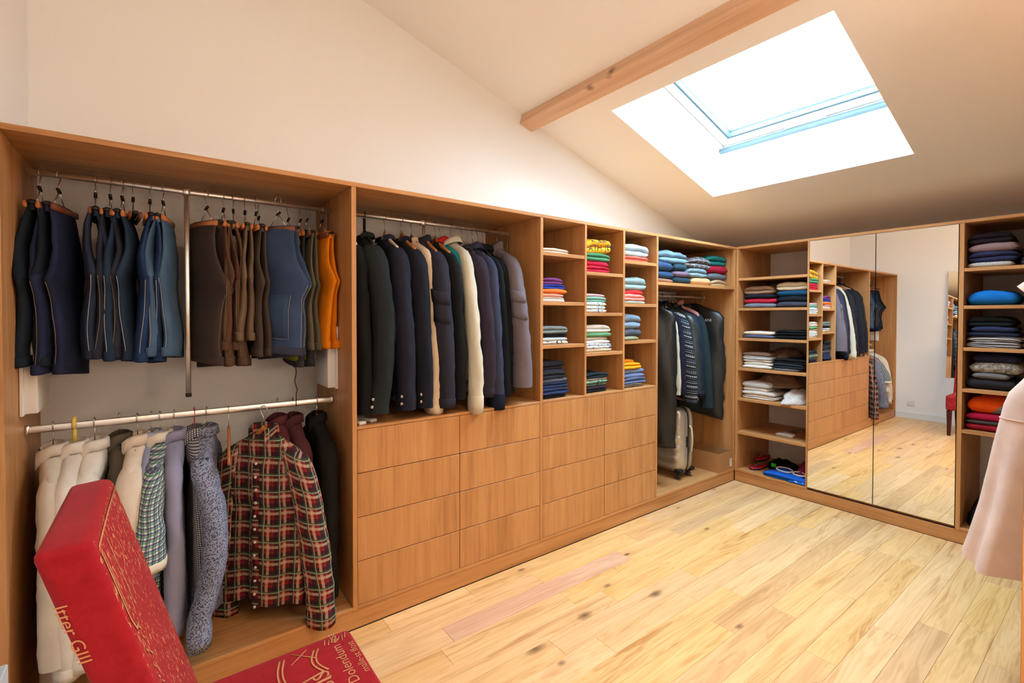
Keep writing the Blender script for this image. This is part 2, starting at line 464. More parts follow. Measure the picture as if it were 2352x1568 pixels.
# low white ledge below the wall mirror
led = tag(struct(box('trim_2', XB, -4.50, YS, -0.575, 0.0, 0.64, M_WALL, bev=.003)), 'low white boxed ledge behind the red chair', 'ledge')
mt = thing('wall_mirror', 'tall frameless mirror leaning on the white ledge, seen in reflection', 'mirror', (-4.56, -0.80, 0.642))
mo = ob('glass', box_me('glass', -.004, .004, -.24, .24, 0, 1.46, M_MIRROR, .001), mt); mo.rotation_euler = (0, -0.035, 0)
mo2 = ob('backing', box_me('backing', -.016, -.0045, -.24, .24, 0, 1.46, M_TRIM, .001), mt); mo2.rotation_euler = (0, -0.035, 0)
sk = thing('wall_socket', 'white wall socket low on the end wall', 'socket', (XB, -0.174, 0.226))
box('plate', XB, XB + .009, -.174 - .041, -.174 + .041, .226 - .041, .226 + .041, M_WHITE, sk, .003, 2)
ob('socket_well', mesh('socket_well', *loft([[(.0095, r * math.cos(a), r * math.sin(a)) for a in np.linspace(0, 6.283, 17)[:-1]] for r in (.024, .019)] + [[(.004, .018 * math.cos(a), .018 * math.sin(a)) for a in np.linspace(0, 6.283, 17)[:-1]]], True, False, True)[:2], M_TRIM), sk)

# unseen ceiling lamps, added above and behind the camera for warm light
M_LAMP = bpy.data.materials.new('lamp_glass'); M_LAMP.use_nodes = True
_b = M_LAMP.node_tree.nodes['Principled BSDF']; _b.inputs['Emission Color'].default_value = (*LAMP_COL, 1); _b.inputs['Emission Strength'].default_value = 8.0; M_LAMP.cycles.emission_sampling = 'NONE'
def added_ceiling_lamp(x, y, watts, lab):
    z = ceil_z(x)
    e = thing('added_ceiling_lamp', lab, 'lamp', (x, y, z - 0.002), group='added round ceiling lamps'); e.rotation_euler = (0, ALP, 0)
    prof = [(.17, 0), (.17, -.03), (.165, -.036)]
    ring = lambda r, zz: [(r * math.cos(a), r * math.sin(a), zz) for a in np.linspace(0, 2 * math.pi, 33)[:-1]]
    ob('base', mesh('base', *loft([ring(*p) for p in prof], True, True, False)[:2], M_TRIM), e)
    ob('shade', mesh('shade', *loft([ring(.163, -.034), ring(.155, -.06), ring(.11, -.082), ring(.04, -.09)], True, False, True)[:2], M_LAMP), e)
    l = bpy.data.lights.new('lamp_light', 'AREA'); l.shape = 'DISK'; l.size = 0.30; l.energy = watts; l.color = LAMP_COL
    lo = bpy.data.objects.new('lamp_light', l); link(lo, e); lo.location = (0, 0, -.10)
added_ceiling_lamp(-3.55, -2.15, LAMP_W, 'added unseen round ceiling lamp over the red chair')
added_ceiling_lamp(-1.9, -2.2, LAMP_W, 'added unseen round ceiling lamp over the pink dress wardrobe')

M_SHADE = bpy.data.materials.new('fill_lamp_shade'); M_SHADE.use_nodes = True
_b = M_SHADE.node_tree.nodes['Principled BSDF']; _b.inputs['Emission Color'].default_value = (*LAMP_COL, 1); _b.inputs['Emission Strength'].default_value = FILL_LAMP_W
def added_fill_lamp(x, y, watts, lab):  # unseen standing lamp, added for warm frontal fill into the open bays
    e = thing('added_fill_lamp', lab, 'lamp', (x, y, 0.0))
    ring = lambda r, zz: [(r * math.cos(a), r * math.sin(a), zz) for a in np.linspace(0, 2 * math.pi, 33)[:-1]]
    ob('base', mesh('base', *loft([ring(.13, 0), ring(.13, .018), ring(.12, .024), ring(.02, .03)], True, True, True)[:2], M_TRIM), e)
    ob('pole', mesh('pole', *loft([ring(.011, .03), ring(.011, 1.52)], True, False, True)[:2], M_CHROME), e)
    ob('shade', mesh('shade', *loft([ring(.17, 1.42), ring(.13, 1.70)], True, False, False)[:2], M_SHADE), e)
added_fill_lamp(-2.95, -2.38, FILL_LAMP_W, 'added unseen fill lamp on a pole by the near wall')

# ------------------------------------------------------------------ wardrobes
T = 0.022; ZB = 0.1064; ZT = 2.079; H = 2.1
X1a, X1b = -3.470, -3.448; X2a, X2b = -2.314, -2.292; X3a, X3b = -1.162, -1.140
Y0 = 0.0; YD = 0.597

def panel_z(p, name, x0, x1, y0, y1, z0, z1): return box(name, x0, x1, y0, y1, z0, z1, OZ, p)

# plinth, top boards
tag(box('plinth_board', -4.628, 0.0, 0.004, 0.022, 0.001, 0.087, OX), 'long oak plinth board under the wardrobe run on the left wall', 'plinth')
tag(box('plinth_board', 0.004, 0.022, -2.0, -0.001, 0.001, 0.087, OY), 'oak plinth board under the mirror doors and open shelves', 'plinth')
tag(box('top_board', -4.628, X2b - .011, 0.0, YD, ZT + .0006, H, OX), 'oak top board above the trousers bay and jacket bay', 'top board')
tag(box('top_board', X2b - .010, 0.0, 0.0, YD, ZT + .0006, H, OX), 'oak top board above the cubbies and suitcase bay', 'top board')
tag(box('top_board', 0.0005, XW - .002, -1.998, YD, ZT + .0006, H, OY), 'oak top board above the mirror doors', 'top board')

# bay 1: double hanging
w1 = thing('hanging_wardrobe', 'open oak wardrobe bay with two hanging rails, beside the end wall', 'wardrobe', (-4.04, 0.3, 0.0))
panel_z(w1, 'side_panel', -4.628, -4.607, Y0, YD, 0.0885, ZT)
panel_z(w1, 'side_panel', X1a, X1b, Y0, YD, 0.0885, ZT)
box('bottom_board', -4.6065, X1a - .0005, Y0, YD, 0.0885, ZB, OX, w1)
# bay 2: drawers with jackets above
def drawers(parent, xa, xb, xm):
    zs = [0.9418, 0.7345, 0.5255, 0.3165, ZB + .0005]
    for i in range(4):
        for (a, b) in ((xa, xm), (xm, xb)):
            e = bpy.data.objects.new('drawer', None); link(e, parent)
            e.location = Vector(((a + b) / 2, 0, zs[i + 1])) - parent.location
            w = (b - a) / 2 - .0018
            ob('front', box_me('front', -w, w, .0005, .019, .0018, zs[i] - zs[i + 1] - .0018, OZ, .0012), e)
            ob('box', box_me('box', -w + .012, w - .012, .0195, .5, .012, zs[i] - zs[i + 1] - .02, OX, .0), e)
w2 = thing('drawer_wardrobe', 'oak wardrobe with eight drawers under the hanging jackets', 'wardrobe', (-2.87, 0.3, 0.0))
panel_z(w2, 'side_panel', X2a, X2b, Y0, YD, 0.0885, ZT)
box('bottom_board', X1b + .0005, X2a - .0005, Y0, YD, 0.0885, ZB, OX, w2)
box('counter_board', X1b + .0005, X2a - .0005, Y0, YD, 0.9425, 0.957, OX, w2)
drawers(w2, X1b, X2a, -2.886)
# bay 3: cubbies over drawers
w3 = thing('cubby_cabinet', 'oak cabinet with three columns of cubbies above eight drawers', 'cabinet', (-1.73, 0.3, 0.0))
panel_z(w3, 'side_panel', X3a, X3b, Y0, YD, 0.0885, ZT)
box('bottom_board', X2b + .0005, X3a - .0005, Y0, YD, 0.0885, ZB, OX, w3)
box('counter_board', X2b + .0005, X3a - .0005, Y0, YD, 0.9425, 0.957, OX, w3)
CA1, CA2, CB1, CB2 = -1.930, -1.911, -1.545, -1.525
panel_z(w3, 'divider', CA1, CA2, Y0, YD, 0.9575, ZT); panel_z(w3, 'divider', CB1, CB2, Y0, YD, 0.9575, ZT)
CUB = {1: (X2b, CA1, [1.875, 1.569, 1.299]), 2: (CA2, CB1, [1.774, 1.502, 1.234]), 3: (CB2, X3a, [1.876, 1.569, 1.302])}
for c, (a, b, zz) in CUB.items():
    for z in zz: box('shelf', a + .0004, b - .0004, Y0 + .002, YD, z - .0225, z, OX, w3)
drawers(w3, X2b, X3a, -1.731)
# bay 4: shelf and hanging over suitcase
w4 = thing('corner_wardrobe', 'open oak corner wardrobe bay with a top shelf above hanging coats', 'wardrobe', (-0.58, 0.3, 0.0))
panel_z(w4, 'side_panel', -0.018, 0.0, Y0, YD, 0.0885, ZT)
box('bottom_board', X3b + .0005, -.0185, Y0, YD, 0.0885, ZB, OX, w4)
box('shelf', X3b + .0004, -.0184, Y0 + .002, YD, 1.717, 1.740, OX, w4)
# right run
w5 = thing('shelf_unit', 'open oak shelf column between the corner wardrobe and the mirror doors', 'shelf unit', (0.3, -0.3, 0.0))
panel_z(w5, 'side_panel', 0.0005, XW - .003, -0.022, -0.0005, 0.0885, ZT)
panel_z(w5, 'side_panel', 0.0005, XW - .003, -0.590, -0.576, 0.0885, ZT)
box('bottom_board', 0.0005, XW - .003, -0.5755, -0.0225, 0.0885, ZB, OY, w5)
RS = [1.818, 1.552, 1.286, 1.018, 0.748, 0.448]
for z in RS: box('shelf', 0.002, XW - .003, -0.5755, -0.0225, z - .022, z, OY, w5)
w6 = thing('mirror_wardrobe', 'wardrobe closed by two tall mirror doors', 'wardrobe', (0.3, -1.02, 0.0))
box('carcass', 0.03, XW - .003, -1.456, -0.5905, 0.0885, 0.1075, OY, w6)
for (y0, y1) in ((-1.0175, -0.5925), (-1.4565, -1.0225)):
    d = bpy.data.objects.new('mirror_door', None); link(d, w6); d.location = Vector((0, (y0 + y1) / 2, 0.0)) - w6.location
    hw = (y1 - y0) / 2
    ob('mirror_pane', box_me('mirror_pane', 0.0, 0.005, -hw, hw, 0.110, 2.077, M_MIRROR, 0.0), d)
    ob('door_panel', box_me('door_panel', 0.0052, 0.022, -hw, hw, 0.110, 2.077, M_GAP, 0.0), d)
w7 = thing('shelf_unit', 'open oak shelf column right of the mirror doors, partly behind the pink dress', 'shelf unit', (0.3, -1.74, 0.0))
panel_z(w7, 'side_panel', 0.0005, XW - .003, -1.484, -1.4605, 0.0885, ZT)
panel_z(w7, 'side_panel', 0.0005, XW - .003, -2.0, -1.98, 0.0885, ZT)
box('bottom_board', 0.0005, XW - .003, -1.9795, -1.4845, 0.0885, ZB, OY, w7)
RS2 = [1.790, 1.549, 1.279, 1.012, 0.746]
for z in RS2: box('shelf', 0.002, XW - .003, -1.9795, -1.4845, z - .022, z, OY, w7)
# facing run at the right edge of the picture
w8 = thing('end_wardrobe', 'oak wardrobe holding the pink dress at the right edge', 'wardrobe', (-1.2, -2.3, 0.0))
panel_z(w8, 'side_panel', -2.372, -2.35, -2.6, -2.0, 0.0, ZT)
box('bottom_board', -2.3495, -0.001, -2.6, -2.003, 0.0885, ZB, OX, w8)
box('plinth', -2.3495, -0.001, -2.03, -2.01, 0.001, 0.088, OX, w8)
box('top', -2.372, -0.001, -2.6, -2.0, ZT + .0005, H, OX, w8)

# ------------------------------------------------------------------ rails and wardrobe lifts
def wardrobe_lift(x0, x1, xrod, zrod, lab):
    e = thing('wardrobe_lift', lab, 'wardrobe lift', (0.5 * (x0 + x1), 0.3, 1.12), group='pull-down wardrobe lifts')
    b = e.location
    def add(nm, geo, mat, sm=True): return ob(nm, mesh(nm, [tuple(Vector(v) - b) for v in geo[0]], geo[1], mat, smooth=sm), e)
    add('rail', tube([(x0 + .012, .3, 2.018), (x1 - .012, .3, 2.018)], .0115, 12), M_CHROME)
    for s, xx in ((1, x0), (-1, x1)):
        box('housing', min(xx, xx + s * .048), max(xx, xx + s * .048), .22, .44, 1.118, 1.42, M_WHITE, e, .004, 2)
        box('housing_plate', min(xx + s * .001, xx + s * .012), max(xx + s * .001, xx + s * .012), .205, .455, 1.112, 1.425, M_WHITE, e, .002)
        add('arm', sweep_rect([(xx + s * .028, .33, 1.38), (xx + s * .028, .306, 2.0)], (0, 1, 0), .022, .010), M_CHROME)
    add('rod_clamp', sweep_rect([(xrod - .014, .3, 2.018), (xrod + .014, .3, 2.018)], (0, 1, 0), .032, .034), M_CHROME)
    add('pull_rod', sweep_rect([(xrod, .285, 2.0), (xrod, .285, zrod + .015)], (0, 1, 0), .012, .020), M_CHROME)
    add('rod_tip', sweep_rect([(xrod, .285, zrod + .015), (xrod, .285, zrod)], (0, 1, 0), .014, .022), M_BLACKP)
    return e
wardrobe_lift(-4.6065, X1a, -4.094, 1.124, 'chrome pull-down wardrobe lift above the shirts, carrying the shorts')
wardrobe_lift(X1b, X2a, -2.955, 1.75, 'chrome pull-down wardrobe lift carrying the dark jackets')

def rail(x0, x1, y, z, lab, h=.030, w=.015):
    e = thing('clothes_rail', lab, 'rail', (0.5 * (x0 + x1), y, z))
    L = (x1 - x0) / 2
    rings = [[(x, w / 2 * math.cos(a), h / 2 * math.sin(a)) for a in np.linspace(0, 2 * math.pi, 17)[:-1]] for x in (-L, L)]
    ob('tube', mesh('tube', *loft(rings)[:2], M_CHROME), e)
    for s in (-1, 1):
        rr = [[(s * L + s * dx, (w / 2 + dr) * math.cos(a), (h / 2 + dr) * math.sin(a)) for a in np.linspace(0, 2 * math.pi, 17)[:-1]] for dx, dr in ((-.012, .002), (-.012, .005), (0, .005))]
        ob('bracket', mesh('bracket', *loft(rr, True, False, True)[:2], M_CHROME), e)
    return e
rail(-4.6065, X1a, .3, 1.046, 'chrome oval rail carrying the shirts below the shorts')
rail(X3b, -0.0185, .3, 1.655, 'chrome rail under the shelf in the corner wardrobe', .024, .02)
rail(-2.3495, -0.001, -2.3, 1.88, 'chrome rail in the wardrobe with the pink dress')

# ------------------------------------------------------------------ hangers
HM = {}
def hook_pts(drop=.085, r=.016):
    # hook over the rail (rail top at z=0), stem ending at -drop
    p = [(0, -r * 1.0, -r * 1.5), (0, -r, -r * .8)]
    for a in np.linspace(math.pi, 0.0, 9): p.append((0, r * math.cos(a), r * math.sin(a) - r * .55))
    p += [(0, r * .9, -r * 1.4), (0, r * .35, -r * 2.3), (0, 0, -r * 3.0), (0, 0, -drop)]
    return p
def hm(key, fn, mat):
    if key not in HM: g = fn(); HM[key] = mesh(key, g[0], g[1], mat)
    return HM[key]
def arch(w, drop, z0, n=9):
    return [(0, w * s, z0 - drop * (abs(s) ** .75)) for s in np.linspace(-1, 1, n)]
def hanger(kind, x, y, z, rz, label, hookmat=None, w=.2):
    h = thing('hanger' if kind != 'clamp' and kind != 'clampd' else 'clamp_hanger', label, 'hanger', (x, y, z), rz, 'hangers')
    hk = hookmat or (M_BLACKP if kind == 'black' else M_STEEL)
    ob('hook', hm('hook_' + hk.name, lambda: tube(hook_pts(), .0021, 6), hk), h)
    if kind in ('wood', 'cream', 'black', 'orange', 'yellow'):
        m = {'wood': M_HWOOD, 'cream': M_HCREAM, 'black': M_BLACKP, 'orange': M_CLAMP, 'yellow': plain('yellow_plastic', lin(226, 200, 98), .35)}[kind]
        ob('body', hm('hbody_%s_%d' % (kind, int(w * 1000)), lambda: sweep_rect(arch(w, .105, -.094, 13), (1, 0, 0), .012, .026), m), h)
        if kind in ('black', 'yellow'):
            ob('neck', hm('hneck_' + kind, lambda: tube([(0, 0, -.03), (0, 0, -.085)], .0075, 8), m), h)
        if kind == 'yellow':
            ob('plastic_hook', hm('hyel', lambda: tube([(p[0], p[1] * 1.15, p[2] * 1.1 + .004) for p in hook_pts(.07, .017)], .007, 8), m), h)
    elif kind == 'wire':
        ob('body', hm('hbody_wire', lambda: tube([(0, 0, -.085), (0, -.12, -.165), (0, -.14, -.18), (0, .14, -.18), (0, .12, -.165), (0, 0, -.085)], .0019, 6), hk), h)
    else:
        m = M_CLAMP if kind == 'clamp' else M_CLAMPD
        ob('wire', hm('hcl_wire', lambda: merge([tube([(0, 0, -.075), (0, -.045, -.135)], .0018, 6), tube([(0, 0, -.075), (0, .045, -.135)], .0018, 6)]), M_STEEL), h)
        ob('slider', hm('hcl_sl', lambda: sweep_rect([(0, -.012, -.066), (0, .008, -.080)], (1, 0, 0), .011, .009), M_BLACKP), h)
        for s in (-1, 1):
            ob('clamp_bar', hm('hcl_bar%d%s' % (s, kind), lambda: sweep_rect([(s * .017, -.104, -.150), (s * .017, .104, -.150)], (1, 0, 0), .011, .024), m), h)
        ob('felt', hm('hcl_felt', lambda: sweep_rect([(0, -.11, -.142), (0, .11, -.142)], (1, 0, 0), .0198, .012), M_BLACKP), h)
    return h

# ------------------------------------------------------------------ garments
def sell(n, p=2.3):
    a = np.linspace(0, 2 * math.pi, n + 1)[:-1]
    c, s = np.cos(a), np.sin(a)
    return np.sign(c) * np.abs(c) ** (2 / p), np.sign(s) * np.abs(s) ** (2 / p)

def wrinkle(rings, seed, amp, k=11.0):
    """cloth folds: long vertical drapes plus sharper slanting creases"""
    rings = np.array(rings, float); m, n = rings.shape[:2]
    for i in range(m):
        c = rings[i].mean(0)
        for j in range(n):
            p = rings[i, j]; d = p - c; d[2] = 0; L = np.linalg.norm(d) + 1e-6
            q = 0.9 * nz(p[0] * k + seed, p[1] * k + seed * 1.7, p[2] * k * 0.22)
            w = nz(p[0] * k * 1.5 - seed, (p[1] + p[2] * .35) * k * 1.3, p[2] * k * .55 + seed)
            q += 0.75 * (0.35 - 2 * abs(w)) + .25 * nz(p[0] * k * 4, p[1] * k * 4 + seed, p[2] * k * 2.2)
            rings[i, j] = p + d / L * q * amp * min(1.0, 0.25 + i / (m * 0.35))
    return rings

def garment(name, label, cat, x, y, zr, yaw=0.0, mat=None, sw=.215, L=.82, th=.042, top=.115, sl=.60, out=.06, sa=.042, sb=.066,
            ca=.034, cb=.045, collar='shirt', cmat=None, cuff=None, cuffh=.05, seed=1, hem=None, flare=.06, lean=0.0, elbow=0.0,
            hang='wood', group=None, btn=None, pocket=False, hlabel=None, hookmat=None, rear=True, fold=.010, front=-1, buttons=False, shoulder_seam=False):
    yaw = math.radians(yaw)
    if hang: hanger(hang, x, y, zr, yaw, hlabel or ('hanger of the ' + ' '.join(label.split()[:7])), hookmat, w=min(.17, sw - .05))
    g = thing(name, label, cat, (x, y, zr), yaw, group)
    n = 48
    cx, cy = sell(n, 2.6)
    D = [top, top + .018, top + .045, top + .08, top + .125, top + .24, L * .62, L]
    A = [.032, .036, .037, .038, th * .9, th, th * 1.05, th * 1.18]
    B = [.052, .075, sw * .68, sw * .96, sw * 1.0, sw * .985, sw * (1 + flare * .4), sw * (1 + flare)]
    ds = np.concatenate([np.linspace(top, top + .125, 8), np.linspace(top + .155, L, 22)])
    rings = []
    for d in ds:
        a, b = np.interp(d, D, A), np.interp(d, D, B)
        t = (d - top) / (L - top)
        xx = cx * a; yy = cy * b
        xx = xx + fold * t * np.sin(yy / b * 7.0 + seed * 2.1 + t * 1.4) + fold * .6 * t * np.sin(yy / b * 13 + seed)
        dz = -.012 * t * np.cos(yy / b * 5 + seed)
        drop = np.where(np.abs(yy) > .09, 0, 0)
        rings.append(np.stack([xx + lean * t * .3, yy, -(d + dz + drop)], 1))
    rings = wrinkle(rings, seed, .0105)
    v, f, u = loft(rings)
    ob('body', mesh('body', v, f, mat, u), g)
    # sleeves
    for s in ((-1, 1) if rear else (-1,)):
        m2 = 22 if sl > .35 else 10
        N2 = 20; c2, s2 = sell(N2, 2.2); srings = []
        for i in range(m2 + 2):
            q = (i - 1) / m2 if i > 0 else -0.03
            q0 = max(q, 0)
            a = sa + (ca - sa) * q0; b = sb + (cb - sb) * q0
            if i == 0: a *= .55; b *= .5
            if i == 1: a *= .86; b *= .84
            oo = (out if s < 0 else out * .4)
            yc = s * (sw - .045 + oo * (1 - (1 - q0) ** 1.8))
            bend = elbow * math.sin(math.pi * min(1, q0 * 1.05)) if s < 0 else 0
            xc = lean * q0 + bend
            zc = -(top + .085 + (sl) * q) if i > 0 else -(top + .062)
            ang = .5 * (1 - q0)
            srings.append(np.stack([xc + c2 * a, yc + s2 * b, zc - s * s2 * b * ang * .9], 1))
        srings = wrinkle(srings, seed + 5 * s + 3, .0095 if sl > .3 else .005, k=13)
        v, f, u = loft(srings, True, True, False)
        so = ob('sleeve', mesh('sleeve', v, f, mat, u), g)
        if cuff:
            last = srings[-1]; c = last.mean(0); rr = []
            for dz, sc in ((.0, 1.0), (-.004, 1.06), (-cuffh * .5, 1.05), (-cuffh, 1.02), (-cuffh + .004, .93)):
                q = c + (last - c) * np.array([sc, sc, .35]); q[:, 2] += dz + .006; rr.append(q)
            v, f, u = loft(rr); ob('cuff', mesh('cuff', v, f, cuff, u), so)
        if btn and s < 0:
            last = srings[-3]
            for kq in range(2):
                j = int(N2 * .62); p = srings[-2 - kq][j]
                c = srings[-2 - kq].mean(0); dd = (p - c); dd[2] = 0; dd /= np.linalg.norm(dd)
                p = p + dd * .002
                a1 = np.array([-dd[1], dd[0], 0]); rr = []
                for off, r in ((0, .0085), (.0035, .0085), (.0045, .005)):
                    rr.append([tuple(p + dd * off + (a1 * math.cos(t) + np.array([0, 0, 1]) * math.sin(t)) * r) for t in np.linspace(0, 6.283, 11)[:-1]])
                v, f, u = loft(rr, True, False, True); ob('button', mesh('button', v, f, btn), so)
        if pocket and s < 0:
            i0 = int(m2 * .30); i1 = int(m2 * .52); j0, j1 = 11, 16
            for nm, (a_, b_), gap in (('sleeve_pocket', (i0 + 1, i1), .006), ('pocket_flap', (i0, i0 + 2), .011)):
                rr = []
                for i in range(a_, b_ + 1):
                    c = srings[i].mean(0); row = []
                    for j in range(j0, j1 + 1):
                        p = srings[i][j % N2]; dd = p - c; dd[2] = 0; dd /= np.linalg.norm(dd); row.append(p + dd * gap)
                    back = [q - (q - c) / np.linalg.norm(q - c) * gap * 1.2 for q in row][::-1]
                    rr.append(row + back)
                v, f, u = loft(rr, True, True, True); ob(nm, mesh(nm, v, f, mat, u), so)
    # collar
    cm = cmat or mat
    if collar:
        nn = 26; hs, ro, gap = {'shirt': (.036, .016, .62), 'lapel': (.024, .022, 1.0), 'crew': (.014, .008, 0), 'stand': (.045, .006, .5), 'hood': (.036, .036, .5)}[collar]
        rr = []
        for k in range(nn):
            a = gap + (2 * math.pi - 2 * gap) * k / (nn - 1)
            fx = math.cos(a) * front; fy = math.sin(a)
            wob = .006 * nz(a * 1.3 + seed, seed, 0)
            tip = .026 * max(0, 1 - min(k, nn - 1 - k) / 4.0) if collar == 'shirt' else 0
            dropf = -.034 * max(0, math.cos(a)) ** 2 + .006
            pr = [(0, -top - .035), (.001, -top - .005), (-.001, -top + hs * .75), (.003, -top + hs), (.008 + ro * .4, -top + hs * .8), (ro + wob, -top - .005 - tip), (ro - .003 + wob, -top - .006 - tip)]
            if collar in ('crew', 'stand'):
                pr = [(.004, -top - .03), (.005, -top - .004), (.004, -top + hs * .8), (.001, -top + hs), (-.004, -top + hs * .85), (-.006, -top - .01)]
            rr.append([((.032 + o + (.012 if math.cos(a) > .5 else 0)) * fx, (.050 + o) * fy, z + dropf) for o, z in pr])
        v, f, u = loft(rr, False) if True else None
        ob('collar', mesh('collar', v, f, cm, u), g)
    if hem:
        last = rings[-1]; c = last.mean(0); rr = []
        for dz, sc in ((.004, 1.01), (.0, 1.03), (-.05, 1.0), (-.055, .95)):
            q = c + (last - c) * np.array([sc, sc, .5]); q[:, 2] += dz; rr.append(q)
        v, f, u = loft(rr); ob('hem_band', mesh('hem_band', v, f, hem, u), g)
    if buttons:
        # placket on the front face (+x*front side) with buttons
        pk = []
        for i, d in enumerate(ds[7:]):
            r_ = rings[7 + i]; j = 0 if front > 0 else n // 2
            pk.append(r_[j])
        rr = [[(p[0] + front * .0045, p[1] - .016, p[2]), (p[0] + front * .006, p[1], p[2]), (p[0] + front * .0045, p[1] + .016, p[2])] for p in pk]
        v, f, u = loft(rr, False); ob('placket', mesh('placket', v, f, mat, u), g)
        for i in range(0, len(pk), 2):
            p = pk[i] + np.array([front * .008, 0, 0])
            b_ = [[(p[0] + front * o, p[1] + r * math.cos(t), p[2] + r * math.sin(t)) for t in np.linspace(0, 6.283, 11)[:-1]] for o, r in ((-.002, .006), (.002, .006), (.0028, .003))]
            v, f, u = loft(b_, True, False, True); ob('button', mesh('button', v, f, M_BUTTON), g)
    return g

def shorts(label, x, yaw, mat, L=.70, crotch=.40, w0=.100, depth=.118, th=.021, seed=1, stitch=None, kind='clamp', hlabel=None, cuffm=None,
           name='shorts', group='shorts on the upper rail', zr=2.0305, y=.3, pocket=None, bulge=.055, spread=.024, cat='shorts', split=True):
    yaw = math.radians(yaw)
    hanger(kind, x, y, zr, yaw, hlabel or 'clamp hanger of the ' + ' '.join(label.split()[:7]))
    g = thing(name, label, cat, (x, y, zr), yaw, group)
    t0 = .136
    n = 26; cx, cy = sell(n, 2.5)
    for s in (-1, 1):
        ds = np.concatenate([np.linspace(t0, crotch, 13), np.linspace(crotch + .012, L + s * .012, 15)])
        rings = []
        for i, d in enumerate(ds):
            q = min(1, (d - t0) / (crotch - t0)); p = max(0, (d - crotch) / (L - crotch))
            a = np.interp(q, [0, .2, .7, 1], [.0068, .011, th * .75, th * 1.05]) * (1 + .30 * p - .22 * math.exp(-((p - .12) / .10) ** 2) * (p > 0))
            yb_ = -(w0 + (bulge + depth - w0) * q ** 2.4 * math.exp(-(p / .16) ** 2) + (depth - w0 + .010) * (1 - math.exp(-(p / .16) ** 2)))
            yf = w0 + (depth - w0) * max(q, p)
            off = s * (np.interp(q, [0, .25, .62, .88, 1], [.0072, spread * .85, spread * 1.25, spread * .95, th * .8]) + p * th * .5)
            yc, b = (yb_ + yf) / 2 + s * .008 * max(q, p), (yf - yb_) / 2
            bow = .010 * math.sin(p * 5 + seed) * p + .006 * math.sin(q * 4 + seed * 2)
            rings.append(np.stack([off + bow + cx * a, yc + cy * b, np.full(n, -d) - .012 * p * cy * s], 1))
        rings = wrinkle(rings, seed + s * 2, .0085, k=13)
        v, f, u = loft(rings, True, True, False)
        lo = ob('leg', mesh('leg', v, f, mat, u), g)
        # hem band
        last = rings[-1]; c = last.mean(0); rr = []
        for dz, sc in ((.034, 1.0), (.032, 1.05), (.004, 1.07), (-.004, 1.05), (-.002, .94)):
            k = rings[-2] if dz > .02 else last
            q = c + (last - c) * np.array([sc * 1.01, sc, 1]); q[:, 2] += dz; rr.append(q)
        v, f, u = loft(rr); ob('hem_cuff', mesh('hem_cuff', v, f, cuffm or mat, u), lo)
        if stitch:
            j = int(n * .75)   # -y edge
            pts = []
            for i in range(13, 28):
                p = rings[i][j]; pts.append((p[0], p[1] - .0006, p[2]))
            v, f, u = tube(pts, .0013, 5); ob('inseam_stitching', mesh('inseam_stitching', v, f, stitch), lo)
        if pocket and s == -1:
            js = range(int(n * .40), int(n * .62))
            rr = []
            for i in (15, 18, 21, 24):
                row = [rings[i][jj] + np.array([-.0035, -.001, 0]) for jj in js]; rr.append(row + [q + np.array([.003, .001, 0]) for q in row[::-1]])
            v, f, u = loft(rr, True, True, True); po_ = ob('cargo_pocket', mesh('cargo_pocket', v, f, mat, u), lo)
            edge = [rr[k][0] for k in range(4)] + list(rr[3][:len(list(js))]) + [rr[k][len(list(js)) - 1] for k in (2, 1, 0)]
            v, f, u = tube([tuple(np.array(e) + np.array([-.001, -.001, 0])) for e in edge], .0013, 4); ob('pocket_stitching', mesh('pocket_stitching', v, f, pocket), po_)
    rr = []
    for d, a in ((t0 - .004, .0135), (t0 + .004, .0145), (t0 + .030, .0150), (t0 + .034, .0135)):
        rr.append([(cx[j] * a, cy[j] * (w0 + .002), -d) for j in range(n)])
    v, f, u = loft(rr, True, True, False); ob('waistband', mesh('waistband', v, f, mat, u), g)
    return g

